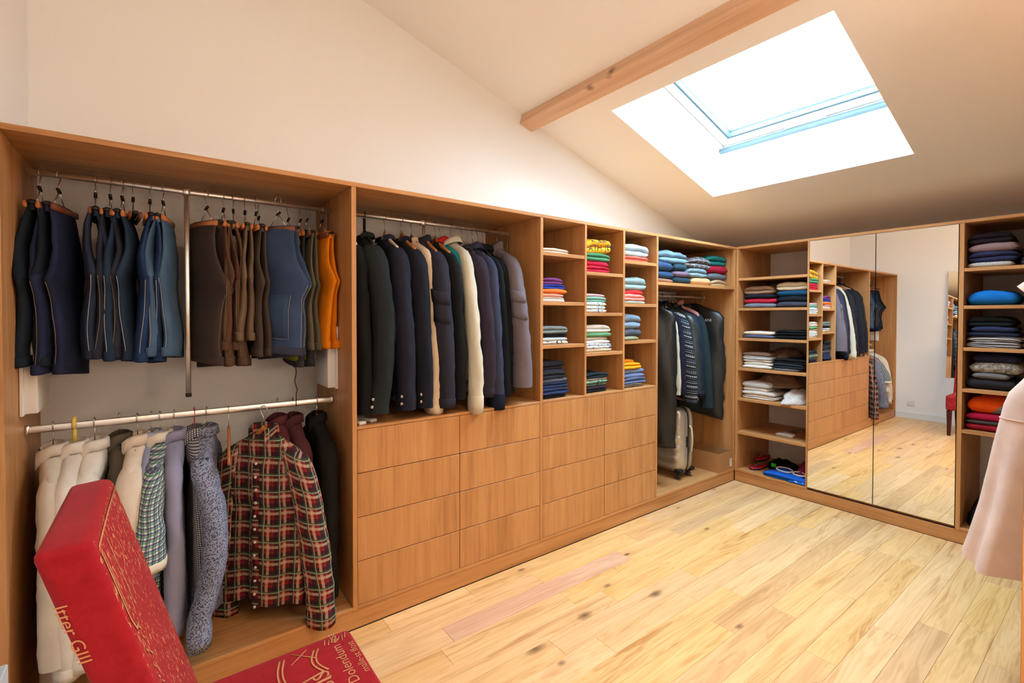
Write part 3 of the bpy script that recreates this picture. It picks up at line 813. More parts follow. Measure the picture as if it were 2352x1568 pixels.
# --- bay 1, upper rail: shorts hung by the waist
JN = lambda *c: cloth(lin(*c), 'denim')
ST = plain('pale_thread', lin(150, 150, 150), .8); ST2 = plain('tan_thread', lin(112, 98, 84), .8)
UPP = [
 (-4.556, -6, JN(14, 24, 34), .735, .41, 'clamp', 'black denim shorts hanging first from the left on the upper rail', None, 'denim shorts', {}),
 (-4.503, -14, JN(22, 30, 56), .765, .42, 'clampd', 'dark indigo denim shorts hanging second from the left on the upper rail', ST2, 'denim shorts', {}),
 (-4.396, 4, JN(30, 38, 58), .715, .39, 'clampd', 'dark blue denim shorts, leftmost of the trio left of the empty hanger', ST, 'denim shorts', {}),
 (-4.350, -3, JN(30, 32, 44), .715, .39, 'clamp', 'charcoal denim shorts in the middle of the trio left of the empty hanger', ST2, 'denim shorts', {}),
 (-4.312, -8, JN(26, 42, 62), .725, .39, 'clamp', 'blue denim shorts with pale inseam, rightmost of the trio by the empty hanger', ST, 'denim shorts', {}),
 (-4.222, 3, JN(25, 46, 80), .735, .40, 'clamp', 'mid blue denim shorts left of the chrome pull rod', ST, 'denim shorts', {}),
 (-4.176, -12, JN(62, 86, 112), .715, .39, 'clamp', 'faded light blue denim shorts next to the chrome pull rod', ST, 'denim shorts', {}),
 (-4.020, 26, cloth(lin(66, 54, 52)), .765, .42, 'clamp', 'dark brown cotton shorts right of the chrome pull rod', ST2, 'shorts', {}),
 (-3.955, 8, cloth(lin(92, 62, 48)), .70, .38, 'clamp', 'chestnut brown cotton shorts behind the dark brown pair', None, 'shorts', {'spread': .014, 'th': .017}),
 (-3.915, -8, cloth(lin(92, 70, 54), 'cord'), .77, .41, 'clamp', 'brown corduroy shorts with visible inseam', ST2, 'corduroy shorts', {}),
 (-3.868, -2, cloth(lin(118, 98, 78), 'cord'), .66, .38, 'clamp', 'taupe corduroy shorts behind the brown corduroy pair', None, 'corduroy shorts', {'spread': .014, 'th': .017}),
 (-3.822, 6, cloth(lin(72, 62, 56)), .735, .40, 'clamp', 'grey brown cotton shorts left of the burgundy pair', None, 'shorts', {'spread': .014, 'th': .017}),
 (-3.795, 2, cloth(lin(56, 26, 30)), .69, .38, 'clamp', 'burgundy shorts left of the cargo denim shorts', None, 'shorts', {'y': .40, 'spread': .012, 'th': .014, 'bulge': .01}),
 (-3.738, 40, JN(50, 68, 100), .735, .40, 'clampd', 'blue denim cargo shorts with pale stitched side pocket', ST, 'cargo shorts', {'y': .235, 'pocket': ST, 'cuffm': JN(46, 52, 70)}),
 (-3.668, 10, cloth(lin(112, 112, 22)), .765, .42, 'clamp', 'olive yellow shorts peeking out below the cargo shorts', None, 'shorts', {'y': .36}),
 (-3.615, 4, cloth(lin(50, 52, 58)), .795, .42, 'clamp', 'slate grey shorts right of the cargo shorts', None, 'shorts', {'y': .34}),
 (-3.590, 3, cloth(lin(98, 92, 76)), .715, .40, 'clampd', 'khaki grey shorts left of the orange pair', None, 'shorts', {'spread': .012, 'th': .016, 'y': .315}),
 (-3.522, 10, cloth(lin(236, 134, 12)), .71, .38, 'clampd', 'bright orange shorts at the right end of the upper rail', None, 'shorts', {'spread': .014, 'th': .017}),
]
for i, (x, yw, m, L, cr, kd, lab, st, nm, kw) in enumerate(UPP):
    shorts(lab, x, yw, m, L, cr, seed=i * 3.7 + 1, stitch=st, kind=kd, name=nm.replace(' ', '_'), **kw)
hanger('clampd', -4.278, .3, 2.0305, .1, 'empty dark clamp hanger between the denim shorts')
# drawstring of the slate trousers
_sl = [o for o in COL.objects if o.get('label', '').startswith('slate grey shorts')][0]
_b = Vector((-3.667, .262, 1.25)) - _sl.location
ob('drawstring', mesh('drawstring', *tube([tuple(_b + Vector(p)) for p in ((0.02, .0, .06), (0, 0, .0), (.004, -.004, -.05), (-.004, -.005, -.09), (.006, -.008, -.13), (.002, -.008, -.15), (0, -.01, -.21))], .0022, 6)[:2], M_BLACKP), _sl)

# --- bay 1, lower rail: shirts
WHT = cloth(lin(228, 222, 212)); CRM = cloth(lin(226, 210, 190)); SHEER = cloth(lin(206, 196, 180))
LBL = cloth(lin(150, 160, 190)); LAV = cloth(lin(146, 146, 172))
SPOT = cloth(lin(140, 146, 168), 'speck', c2=lin(40, 40, 60))
BURG = cloth(lin(86, 46, 52)); BLK = cloth(lin(24, 23, 22)); TAUPE = cloth(lin(96, 86, 74))
GING = check('green_navy_check', lin(226, 228, 222), [(0, .022, .008, 0, lin(40, 44, 92), .75), (0, .022, .004, .012, lin(24, 120, 84), .8), (1, .022, .008, 0, lin(40, 44, 92), .75), (1, .022, .005, .012, lin(24, 120, 84), .8)])
BWG = check('black_white_check', lin(214, 214, 216), [(0, .009, .0042, 0, lin(24, 26, 44), .85), (1, .009, .0042, 0, lin(24, 26, 44), .85)])
PLAID = check('red_green_plaid', lin(142, 34, 40), [
    (0, .074, .022, .00, lin(40, 30, 38), .8), (1, .074, .022, .00, lin(40, 30, 38), .8),
    (0, .074, .012, .033, lin(210, 186, 154), .55), (1, .074, .012, .033, lin(210, 186, 154), .55),
    (0, .074, .012, .055, lin(48, 92, 60), .72), (1, .074, .014, .055, lin(48, 92, 60), .72),
    (0, .074, .0022, .048, lin(226, 214, 192), .85), (1, .074, .0022, .048, lin(226, 214, 192), .85),
    (0, .037, .0014, .013, lin(20, 16, 22), .8), (1, .037, .0014, .013, lin(20, 16, 22), .8)])
GL = 'shirts on the lower rail'; ZL = 1.0635
garment('blouse', 'sheer off-white blouse, leftmost on the lower rail behind the chair', 'shirt', -4.530, .3, ZL, 6, SHEER, sw=.20, L=.90, th=.030, sl=.60, out=.10, cuff=None, seed=1, hang='wood', group=GL)
garment('dress_shirt', 'white shirt on the yellow plastic hanger', 'shirt', -4.468, .3, ZL, 0, WHT, L=.88, th=.030, sl=.62, out=.08, cuff=WHT, seed=2, hang='yellow', group=GL, hlabel='yellow plastic hanger over the lower rail')
garment('dress_shirt', 'white shirt with grey inner collar, third from left on the lower rail', 'shirt', -4.408, .3, ZL, -4, WHT, L=.86, th=.030, sl=.60, out=.08, cuff=WHT, seed=3, hang='wood', group=GL)
garment('shirt', 'dark taupe shirt hanging deep behind the red chair back', 'shirt', -4.335, .36, ZL, 4, TAUPE, sw=.19, L=.72, th=.028, sl=.5, out=.02, seed=4, hang='wire', group=GL)
garment('dress_shirt', 'cream white shirt with broad plain sleeve right of the chair back', 'shirt', -4.272, .3, ZL, -6, CRM, L=.82, th=.030, sl=.46, out=.08, sa=.045, ca=.058, sb=.07, cb=.075, seed=5, hang='wire', group=GL)
garment('dress_shirt', 'pale blue shirt behind the green checked one', 'shirt', -4.226, .32, ZL, -4, LBL, L=.80, th=.026, sl=.40, out=.05, sa=.034, ca=.034, cmat=cloth(lin(168, 178, 204)), seed=6, hang='wire', group=GL)
garment('checked_shirt', 'green and navy checked short sleeved shirt with cream collar and cuff', 'shirt', -4.196, .3, ZL, -8, GING, L=.80, th=.030, sl=.31, out=.10, sa=.038, sb=.062, ca=.052, cb=.07, cuff=cloth(lin(234, 224, 204)), cuffh=.035, cmat=cloth(lin(228, 220, 204)), seed=7, hang='wood', group=GL)
garment('dress_shirt', 'lavender striped shirt right of the green checked shirt', 'shirt', -4.146, .3, ZL, -3, LAV, L=.84, th=.030, sl=.60, out=.06, sa=.034, ca=.034, cuff=LAV, seed=8, hang='wood', group=GL)
garment('checked_shirt', 'small black and white checked shirt hung by a red hook', 'shirt', -4.072, .31, ZL, 2, BWG, L=.82, th=.026, sl=.62, out=.05, sa=.030, ca=.030, seed=9, hang='wire', hookmat=plain('red_plastic', lin(190, 30, 52), .4), group=GL)
garment('spotted_shirt', 'grey blue shirt with dark speckled print', 'shirt', -4.026, .3, ZL, -10, SPOT, L=.86, th=.040, sl=.62, out=.13, sa=.046, ca=.042, sb=.07, cb=.06, cuff=SPOT, cuffh=.07, seed=10, elbow=.055, hang='wood', group=GL)
hanger('orange', -3.945, .26, ZL, math.radians(-6), 'slim orange wooden hanger seen edge-on left of the plaid shirt')
garment('plaid_shirt', 'red, green and cream plaid flannel shirt turned to face the room', 'shirt', -3.815, .175, ZL, 45, PLAID, sw=.195, L=.87, th=.046, sl=.70, out=.12, sa=.048, ca=.046, sb=.075, cb=.062, cuff=PLAID, cuffh=.07, seed=11, hang='wood', group=GL, front=-1, buttons=True, flare=.02)
garment('shirt', 'plum shirt tucked right behind the plaid shirt', 'shirt', -3.722, .36, ZL, 2, cloth(lin(98, 46, 56)), sw=.19, L=.78, th=.026, sl=.58, out=.02, sa=.032, ca=.03, seed=12, hang='wire', group=GL)
garment('shirt', 'burgundy brown shirt between the plaid and the black shirt', 'shirt', -3.655, .335, ZL, 0, BURG, sw=.20, L=.80, th=.038, sl=.64, out=.05, sa=.046, ca=.036, seed=13, hang='wire', group=GL, cuff=BURG)
garment('shirt', 'black shirt at the right end of the lower rail', 'shirt', -3.550, .3, ZL, 0, BLK, L=.82, th=.044, sl=.66, out=.05, sa=.046, ca=.036, seed=14, hang='wood', group=GL, cuff=BLK)

# --- bay 2: jackets
GJ = 'jackets above the drawers'; ZJ = 2.0305
N = lambda *c: cloth(lin(*c))
CHAR, NAVY, NAVY2, NAVB = N(34, 38, 40), N(34, 36, 50), N(26, 29, 40), N(30, 31, 42)
JK = dict(group=GJ, collar='lapel', sl=.80, out=.10, sb=.085, cb=.06, top=.138)
garment('blazer', 'black blazer at the left end of the jacket rail behind the oak panel', 'jacket', -3.392, .33, ZJ, 0, N(20, 22, 22), L=.98, th=.038, sa=.044, ca=.036, seed=21, hang='cream', **JK)
garment('blazer', 'charcoal blazer with two silver cuff buttons on a black hanger', 'jacket', -3.300, .3, ZJ, -6, CHAR, L=.98, th=.05, sa=.066, ca=.046, seed=22, hang='black', btn=M_BRASS, elbow=.03, **JK)
garment('blazer', 'dark navy blazer on a cream hanger, right of the charcoal one', 'jacket', -3.185, .3, ZJ, 0, NAVY, L=.96, th=.046, sa=.056, ca=.048, seed=23, hang='cream', btn=M_BRASS, **JK)
garment('blazer', 'midnight navy blazer left of the cream jumper sleeve', 'jacket', -3.085, .3, ZJ, 0, NAVY2, L=.98, th=.044, sa=.052, ca=.042, seed=24, hang='wood', btn=M_BRASS, **JK)
garment('jumper', 'cream wool jumper squeezed between two navy jackets', 'jumper', -3.012, .33, ZJ, 0, cloth(lin(222, 200, 170), 'knit'), L=.90, th=.028, sl=.82, out=.09, sa=.034, ca=.04, sb=.07, cb=.06, collar='crew', seed=25, hang='wood', group=GJ, cuff=cloth(lin(226, 206, 178), 'knit'), top=.122)
garment('field_jacket', 'navy field jacket with a flap pocket on the sleeve', 'jacket', -2.945, .3, ZJ, -4, N(44, 44, 56), L=.94, th=.046, sa=.056, ca=.048, seed=26, hang='wood', pocket=True, cuff=N(44, 44, 56), **{**JK, 'collar': 'stand', 'sl': .77})
garment('cardigan', 'black ribbed cardigan behind the white jumper', 'jumper', -2.868, .31, ZJ, 0, cloth(lin(26, 28, 32), 'knit'), L=.96, th=.036, sa=.042, ca=.036, seed=27, hang='wood', **{**JK, 'collar': 'crew', 'sl': .78, 'out': .09})
garment('polo_shirt', 'shirt with red and turquoise collar almost hidden by dark jackets', 'shirt', -2.818, .34, ZJ, 0, N(22, 130, 140), L=.80, th=.022, sl=.3, out=.03, sa=.026, ca=.028, seed=28, hang='cream', group=GJ, collar='shirt', cmat=N(196, 44, 36), top=.118)
garment('jumper', 'white cable knit jumper with long ribbed cuff', 'jumper', -2.765, .3, ZJ, -4, cloth(lin(216, 212, 192), 'knit'), L=.92, th=.034, sl=.79, out=.14, sa=.038, ca=.036, sb=.06, cb=.05, collar='hood', seed=29, hang='cream', group=GJ, cuff=cloth(lin(222, 216, 196), 'knit'), cuffh=.10, top=.115)
garment('sweatshirt', 'plum navy sweatshirt right of the white jumper', 'sweatshirt', -2.690, .3, ZJ, 0, N(50, 42, 56), L=.92, th=.042, sa=.052, ca=.044, seed=30, hang='wire', cuff=N(46, 38, 52), **{**JK, 'collar': 'crew', 'sl': .74})
garment('sweatshirt', 'blue grey sweatshirt with dark navy cuffs', 'sweatshirt', -2.612, .3, ZJ, -3, N(56, 62, 86), L=.94, th=.038, sa=.042, ca=.042, seed=31, hang='wire', cuff=N(26, 34, 56), cuffh=.09, **{**JK, 'collar': 'hood', 'sl': .78})
garment('jumper', 'dark navy jumper next to the blue grey sweatshirt', 'jumper', -2.553, .33, ZJ, 0, N(24, 30, 40), L=.94, th=.028, sa=.034, ca=.032, seed=32, hang='wire', **{**JK, 'collar': 'hood', 'sl': .80})
garment('jumper', 'black jumper left of the grey mauve jacket', 'jumper', -2.508, .34, ZJ, 0, N(20, 24, 24), L=.94, th=.026, sa=.032, ca=.03, seed=33, hang='wire', **{**JK, 'collar': 'hood', 'sl': .78})
garment('field_jacket', 'grey mauve jacket with a flap pocket on the sleeve, rightmost on the jacket rail', 'jacket', -2.425, .3, ZJ, -6, N(112, 104, 112), L=.92, th=.044, sa=.050, ca=.058, sb=.085, cb=.075, seed=34, hang='wire', pocket=True, collar='stand', sl=.76, out=.13, group=GJ, top=.122)

# --- bay 4: corner wardrobe
GC = 'clothes in the corner wardrobe'; ZC = 1.668
JC = dict(group=GC, sl=.64, out=.06, sb=.07, cb=.055, top=.105)
def garment_bag(label, x, y, z, yaw, mat, L, sw, th, seed, txt=None, tail=False):
    g = thing('garment_bag', label, 'garment bag', (x, y, z), math.radians(yaw), GC)
    n = 40; cx, cy = sell(n, 3.0); rings = []
    for d in np.concatenate([np.linspace(.07, .2, 7), np.linspace(.25, L, 16)]):
        b = np.interp(d, [.07, .10, .15, .2, L], [.03, .1, sw * .85, sw, sw * 1.02]); a = np.interp(d, [.07, .15, .3, L], [.012, .03, th, th * .85])
        tl = -.06 * np.clip((-cy - .5) * 2, 0, 1) * (d / L) ** 6 if tail else 0 * cy
        rings.append(np.stack([cx * a + .006 * np.sin(cy * 6 + d * 9 + seed), cy * b, -d + tl], 1))
    rings = wrinkle(rings, seed, .021, k=10)
    v, f, u = loft(rings, True, True, True); ob('bag', mesh('bag', v, f, mat, u), g)
    pts = [tuple(r[int(n * .5)] + np.array([-.003, 0, 0])) for r in rings[2:]]
    v, f, u = tube(pts, .003, 6); ob('zip', mesh('zip', v, f, M_BLACKP), g)
    ob('hook', hm('hook_' + M_STEEL.name, None, M_STEEL), g)
    if txt:
        tv, tf = text_geo(txt, .036)
        ob('lettering', mesh('lettering', [(-th * .98 - .012, -.10 - p[0], -.235 + p[1]) for p in tv], tf, plain('white_print', (.7, .7, .7), .6), smooth=False), g)
    return g
LEA = cloth(lin(12, 15, 17), 'leather'); LEA2 = cloth(lin(22, 27, 29), 'leather')
garment_bag('long black shiny garment bag hanging in front of the suitcase', -.955, .26, ZC, 22, LEA, 1.24, .25, .07, 41)
garment('coat', 'long cream white coat beside the black garment bag', 'coat', -.812, .32, ZC, 8, N(196, 194, 172), L=.78, th=.024, sa=.026, ca=.024, seed=42, hang='wood', collar='lapel', **JC)
garment('shirt', 'dark violet navy shirt right of the cream coat', 'shirt', -.762, .31, ZC, 8, N(30, 28, 50), L=.80, th=.026, sa=.03, ca=.028, seed=43, hang='wire', collar='shirt', **JC)
FAIR = check('nordic_pattern', lin(26, 30, 40), [(1, .085, .010, 0, lin(206, 208, 204), .8), (1, .085, .004, .03, lin(206, 208, 204), .9), (1, .085, .004, .045, lin(90, 130, 160), .9), (0, .016, .006, 0, lin(20, 24, 34), .85), (1, .02, .005, .01, lin(150, 156, 160), .35)])
garment('patterned_cardigan', 'black and white patterned knit cardigan among dark clothes', 'jumper', -.705, .28, ZC, 6, FAIR, L=.82, th=.030, sa=.040, ca=.036, seed=44, hang='wire', collar='crew', **{**JC, 'out': .10, 'sl': .70})
garment('jacket', 'dark navy jacket right of the patterned cardigan', 'jacket', -.645, .31, ZC, 6, N(26, 34, 52), L=.80, th=.032, sa=.036, ca=.034, seed=45, hang='wire', collar='stand', **JC)
garment('jacket', 'dark green grey waxed jacket in the middle of the corner wardrobe', 'jacket', -.578, .28, ZC, 4, cloth(lin(38, 48, 50), 'leather', .55), L=.76, th=.044, sa=.05, ca=.042, seed=46, hang='wire', collar='lapel', **JC)
garment('jumper', 'navy blue jumper right of the waxed jacket', 'jumper', -.510, .3, ZC, 4, N(36, 42, 62), L=.78, th=.036, sa=.04, ca=.036, seed=47, hang='wire', collar='crew', cuff=N(28, 32, 48), **JC)
garment('jumper', 'dark petrol jumper right of the navy jumper', 'jumper', -.452, .31, ZC, 2, N(26, 40, 50), L=.78, th=.032, sa=.036, ca=.034, seed=48, hang='wire', collar='crew', cuff=N(24, 34, 44), **JC)
garment('shirt', 'pink shirt with hem showing below the dark jumpers', 'shirt', -.405, .33, ZC, 2, N(206, 152, 142), L=.93, th=.028, sl=.22, out=.03, sa=.03, ca=.032, seed=49, hang='cream', group=GC, collar='shirt', top=.08)
garment('coat', 'dark teal coat left of the printed garment bag', 'coat', -.385, .31, ZC, 0, N(34, 48, 54), L=.92, th=.040, sa=.046, ca=.042, seed=50, hang='wire', collar='lapel', **{**JC, 'sl': .78, 'out': .09})
garment_bag('dark grey suit bag with white lettering in the wardrobe corner', -.175, .31, ZC, 16, LEA2, 1.06, .27, .055, 51, 'LANI', True)
# jeans hanging behind the suitcase
garment('jeans', 'dark navy jeans hanging behind the silver suitcase', 'jeans', -.655, .40, ZC, 6, JN(24, 28, 48), L=1.22, th=.030, sw=.13, sl=.2, out=.0, sa=.02, ca=.02, sb=.03, cb=.03, seed=52, hang='wire', collar=None, group=GC, top=.2)

# ------------------------------------------------------------------ folded clothes
def fold_surface(w, d, h, layers, seed, droop=.12):
    """returns rings (stations along the width) of a folded garment; local x width, y depth from the front, z up"""
    m = 15; nf = layers * 5
    prof = [(d, 0.02), (d * .6, 0), (d * .25, 0)]
    hl = 1.0 / layers
    for l in range(layers):
        for a in np.linspace(-math.pi / 2, math.pi / 2, 5):
            bul = .55 * h * hl + .004
            inset = .006 * (0.5 + 0.5 * math.sin(seed * 3 + l * 2.4))
            prof.append((inset + bul * (1 - math.cos(a)), (l + .5 + .49 * math.sin(a)) * hl))
    prof += [(d * .22, 1.0), (d * .45, 1.0), (d * .7, .99), (d * .92, .96), (d, .85), (d * 1.01, .45)]
    rings = []
    for i in range(m):
        s = -1 + 2 * i / (m - 1)
        e = (1 - abs(s) ** 6) ** .5 if abs(s) < 1 else 0
        sc = .45 + .55 * e; ins = (1 - e) * .012
        xx = s * w / 2
        row = []
        for (py, pz) in prof:
            z = pz * h
            crown = 1 + .10 * math.cos(s * 1.4) * (pz) - droop * pz * abs(s) ** 2.5
            z = h * .46 + (z * crown - h * .46) * sc
            q = nz(xx * 9 + seed, py * 9, pz * 2 + seed) * .16 * h * pz + nz(xx * 22 + seed, py * 22, pz * 5) * .05 * h
            y = py + ins * (1 if py < d / 2 else -1) + .006 * nz(xx * 12, pz * 4 + seed, 2)
            row.append((xx + .004 * nz(py * 10, pz * 6 + seed, i), y, max(0.0, z + q)))
        rings.append(row)
    return np.array(rings)

def folded(name, label, cat, x0, x1, y0, d, z, h, mat, seed, layers=2, face='y', group=None, tilt=0.0, yaw=0.0):
    """face 'y': front edge towards -y (left run); face 'x': front edge towards -x (right run; x0,x1 are the y extents)"""
    w = abs(x1 - x0)
    v, f, u = loft(fold_surface(w, d, h, layers, seed), True, True, True)
    o = ob(name, mesh(name, v, f, mat, u))
    if face == 'y': o.location = ((x0 + x1) / 2, y0, z); o.rotation_euler = (0, tilt, yaw)
    else: o.location = (y0, (x0 + x1) / 2, z); o.rotation_euler = (0, tilt, -math.pi / 2 + yaw)
    return tag(o, label, cat, group)

ORD = ['lowest', 'second lowest', 'third lowest', 'fourth lowest', 'fifth lowest', 'sixth lowest', 'seventh lowest', 'eighth lowest']
def stack(place, x0, items, z, y0=.03, d=.27, face='y', grp=None, kind='shirt'):
    """items: (x1, thickness, colour words, material, layers[, x0 override])"""
    for i, it in enumerate(items):
        x1, h, words, m, lay = it[:5]; xa = it[5] if len(it) > 5 else x0
        nm = it[6] if len(it) > 6 else 'folded_' + kind
        pos = 'top' if i == len(items) - 1 and i > 0 else ORD[i]
        noun = nm.replace('folded_', '').replace('_', ' ')
        lab = ('%s folded %s, %s of pile %s' % (words, noun, pos, place)) if len(items) > 1 else ('%s folded %s %s' % (words, noun, place))
        folded(nm, lab, noun, xa, x1, y0 + R.uniform(-.006, .008), d, z, h * 1.06, m, R.uniform(0, 50), lay, face, grp or 'folded clothes', yaw=R.uniform(-.03, .03))
        z += h
C = lambda *c: cloth(lin(*c)); K = lambda *c: cloth(lin(*c), 'knit')
PB = lambda a, b: cloth(lin(*a), 'print', c2=lin(*b)); HS = lambda a, b: cloth(lin(*a), 'hstripe', c2=lin(*b)); VS = lambda a, b: cloth(lin(*a), 'vstripe', c2=lin(*b))
# cubby column 1
xl = -2.286
stack('in the top left cubby', xl, [(-2.03, .030, 'off-white', C(226, 214, 196), 2)], 1.875)
stack('in the second left cubby', xl, [(-2.062, .032, 'white', C(228, 224, 220), 2), (-2.076, .020, 'salmon striped', HS((226, 130, 110), (236, 200, 186)), 1), (-2.05, .027, 'orange', C(238, 120, 50), 1), (-2.058, .030, 'royal blue', C(46, 70, 170), 2), (-2.085, .036, 'purple', C(122, 62, 128), 2)], 1.569)
stack('in the third left cubby', xl, [(-2.034, .022, 'black and white', PB((220, 220, 218), (24, 26, 34)), 1), (-2.042, .020, 'pale grey', C(196, 204, 208), 1), (-2.048, .026, 'black', C(34, 36, 44), 2), (-2.046, .042, 'grey green', C(126, 138, 140), 2)], 1.299)
stack('in the bottom left cubby', xl, [(-2.052, .020, 'black', C(26, 28, 36), 1), (-2.029, .044, 'denim blue', C(44, 60, 100), 2), (-2.035, .034, 'navy blue', C(40, 52, 86), 2), (-2.038, .026, 'grey blue', C(92, 102, 122), 1), (-2.059, .044, 'charcoal', C(42, 48, 56), 2), (-2.067, .030, 'slate navy', C(48, 52, 72), 2), (-2.076, .034, 'near-black', C(34, 36, 42), 1)], .957)
# column 2
xl = -1.904
stack('in the top middle cubby', xl, [(-1.637, .044, 'crimson', C(188, 32, 62), 2), (-1.65, .036, 'raspberry red', C(206, 36, 72), 1), (-1.633, .048, 'green', C(78, 142, 104), 2)], 1.774)
ystk = folded('sports_shirt', 'yellow folded sports shirt with black lettering on the green top', 'shirt', -1.90, -1.615, .03, .26, 1.902, .095, C(240, 178, 40), 3.3, 2, group='folded clothes', tilt=.0)
ystk.rotation_euler = (0, -.10, .02)
for txt, yy, zz, sz in (('ATH. JEP', -.126, .022, .058), ('L.EE', -.06, .076, .034)):
    tv, tf = text_geo(txt, sz)
    wt = max(p[0] for p in tv); sc = (.25 if len(txt) > 5 else .15) / wt
    pts = []
    for p in tv:
        X = yy + p[0] * sc; Z = zz + p[1] * .95
        # follow the bulging front edge: steep near the base, rolling back at the top
        yfront = -.008 + .012 * math.cos((Z - .05) * 30) * -1 + max(0, Z - .075) ** 1.4 * 5.5
        pts.append((X, yfront, Z))
    ob('lettering', mesh('lettering', pts, tf, plain('black_print', (.02, .02, .03), .8), smooth=False), ystk)
def heap(name, label, cat, loc, rx, ry, rz, mat, seed, rough=.35, group=None, n=20, m=12):
    rings = []
    for i in range(m):
        ph = math.pi / 2 * (i / (m - 1)); row = []
        for j in range(n):
            a = 2 * math.pi * j / n
            q = 1 + rough * nz(math.cos(a) * 1.6 + seed, math.sin(a) * 1.6, ph * 1.5 + seed) + rough * .4 * nz(math.cos(a) * 4 + seed, math.sin(a) * 4, ph * 4)
            row.append((rx * math.cos(ph) * math.cos(a) * q, ry * math.cos(ph) * math.sin(a) * q, rz * math.sin(ph) * (1 + rough * .7 * nz(math.cos(a) * 2, math.sin(a) * 2 + seed, 3))))
        rings.append(row)
    rings[-1] = [(p[0] * .3, p[1] * .3, rz) for p in rings[-2]]
    v, f, u = loft(rings, True, True, True)
    return tag(ob(name, mesh(name, v, f, mat, u), loc=loc), label, cat, group)
heap('crumpled_cloth', 'orange crumpled cloth on top of the yellow shirt', 'cloth', (-1.80, .18, 1.985), .075, .07, .055, C(214, 110, 26), 2.2)
stack('in the second middle cubby', xl, [(-1.668, .024, 'blue patterned', PB((226, 228, 230), (40, 80, 170)), 1), (-1.678, .022, 'white and sky blue', PB((228, 232, 232), (110, 160, 190)), 1), (-1.675, .026, 'white printed', PB((222, 230, 232), (90, 150, 160)), 1), (-1.668, .034, 'mint green', C(134, 186, 168), 2), (-1.682, .020, 'pink striped', HS((226, 206, 206), (196, 110, 130)), 1)], 1.502)
stack('in the third middle cubby', xl, [(-1.609, .024, 'ivory', C(226, 220, 206), 1), (-1.613, .032, 'white and blue', PB((226, 230, 232), (120, 150, 190)), 2), (-1.63, .022, 'white', C(224, 226, 228), 1), (-1.647, .024, 'beige', C(196, 182, 162), 1), (-1.623, .030, 'green trimmed', C(110, 168, 128), 1), (-1.631, .046, 'chalk white', C(222, 220, 214), 2)], 1.234)
stack('in the bottom middle cubby', xl, [(-1.651, .020, 'dark navy', C(30, 36, 50), 1), (-1.651, .022, 'purple black', C(60, 46, 66), 1), (-1.655, .022, 'grey green', PB((96, 120, 108), (40, 50, 60)), 1), (-1.652, .018, 'mint patterned', PB((130, 176, 148), (50, 70, 80)), 1), (-1.66, .016, 'beige grey', C(150, 136, 124), 1), (-1.652, .032, 'dark petrol', C(36, 52, 64), 2)], .957)
# column 3
xl = -1.518
stack('in the top right cubby', xl, [(-1.205, .038, 'coral', C(232, 108, 92), 2), (-1.196, .078, 'pale blue', C(186, 208, 224), 2)], 1.876)
stack('in the second right cubby', xl, [(-1.24, .022, 'pale sage', C(176, 192, 186), 1), (-1.243, .042, 'salmon pink', C(238, 142, 128), 2), (-1.251, .036, 'red', C(216, 52, 54), 1), (-1.214, .084, 'pale teal grey', C(160, 184, 188), 2)], 1.569)
stack('in the third right cubby', xl, [(-1.316, .026, 'sage khaki', C(148, 152, 124), 1), (-1.271, .058, 'slate grey', C(88, 96, 112), 1), (-1.299, .094, 'light steel blue', C(136, 160, 184), 2)], 1.302)
stack('in the bottom right cubby', xl, [(-1.26, .024, 'black and white striped', HS((30, 30, 36), (190, 190, 190)), 2), (-1.222, .044, 'slate blue', C(92, 108, 146), 2), (-1.23, .030, 'periwinkle', C(112, 132, 176), 1), (-1.238, .036, 'light blue', C(124, 148, 188), 1), (-1.284, .044, 'yellow', C(244, 172, 26), 2), (-1.355, .024, 'orange', C(226, 128, 20), 1)], .957)
# shelf of the corner wardrobe
P4 = 'on the coat shelf'
stack('left ' + P4, -1.13, [(-.85, .036, 'brown', C(150, 104, 84), 1), (-.844, .056, 'blue', C(48, 76, 116), 1), (-.871, .072, 'denim blue', C(52, 76, 112), 1), (-.657, .085, 'light denim blue', cloth(lin(120, 152, 176), 'denim'), 2, -1.06)], 1.740, y0=.05, kind='jumper')
stack('second ' + P4, -.842, [(-.60, .058, 'dark teal', C(40, 62, 76), 1), (-.63, .046, 'mauve', C(118, 98, 118), 1), (-.665, .060, 'petrol', C(44, 70, 84), 1)], 1.740, y0=.05, kind='jumper')
stack('third ' + P4, -.592, [(-.306, .066, 'peach', C(222, 172, 128), 1), (-.373, .072, 'pale blue knitted', K(136, 160, 172), 2, -.64), (-.313, .085, 'grey checked', check('grey_window_check', lin(104, 102, 108), [(0, .07, .005, 0, lin(200, 196, 190), .9), (1, .07, .005, 0, lin(200, 196, 190), .9)]), 2, -.645)], 1.740, y0=.05, kind='jumper')
stack('right ' + P4, -.30, [(-.03, .052, 'beige', C(206, 178, 142), 2), (-.045, .062, 'grey', C(96, 102, 110), 1, -.34), (-.03, .068, 'crimson', C(170, 32, 58), 1, -.36), (-.04, .080, 'teal green', C(36, 122, 118), 2, -.35)], 1.740, y0=.05, kind='jumper')
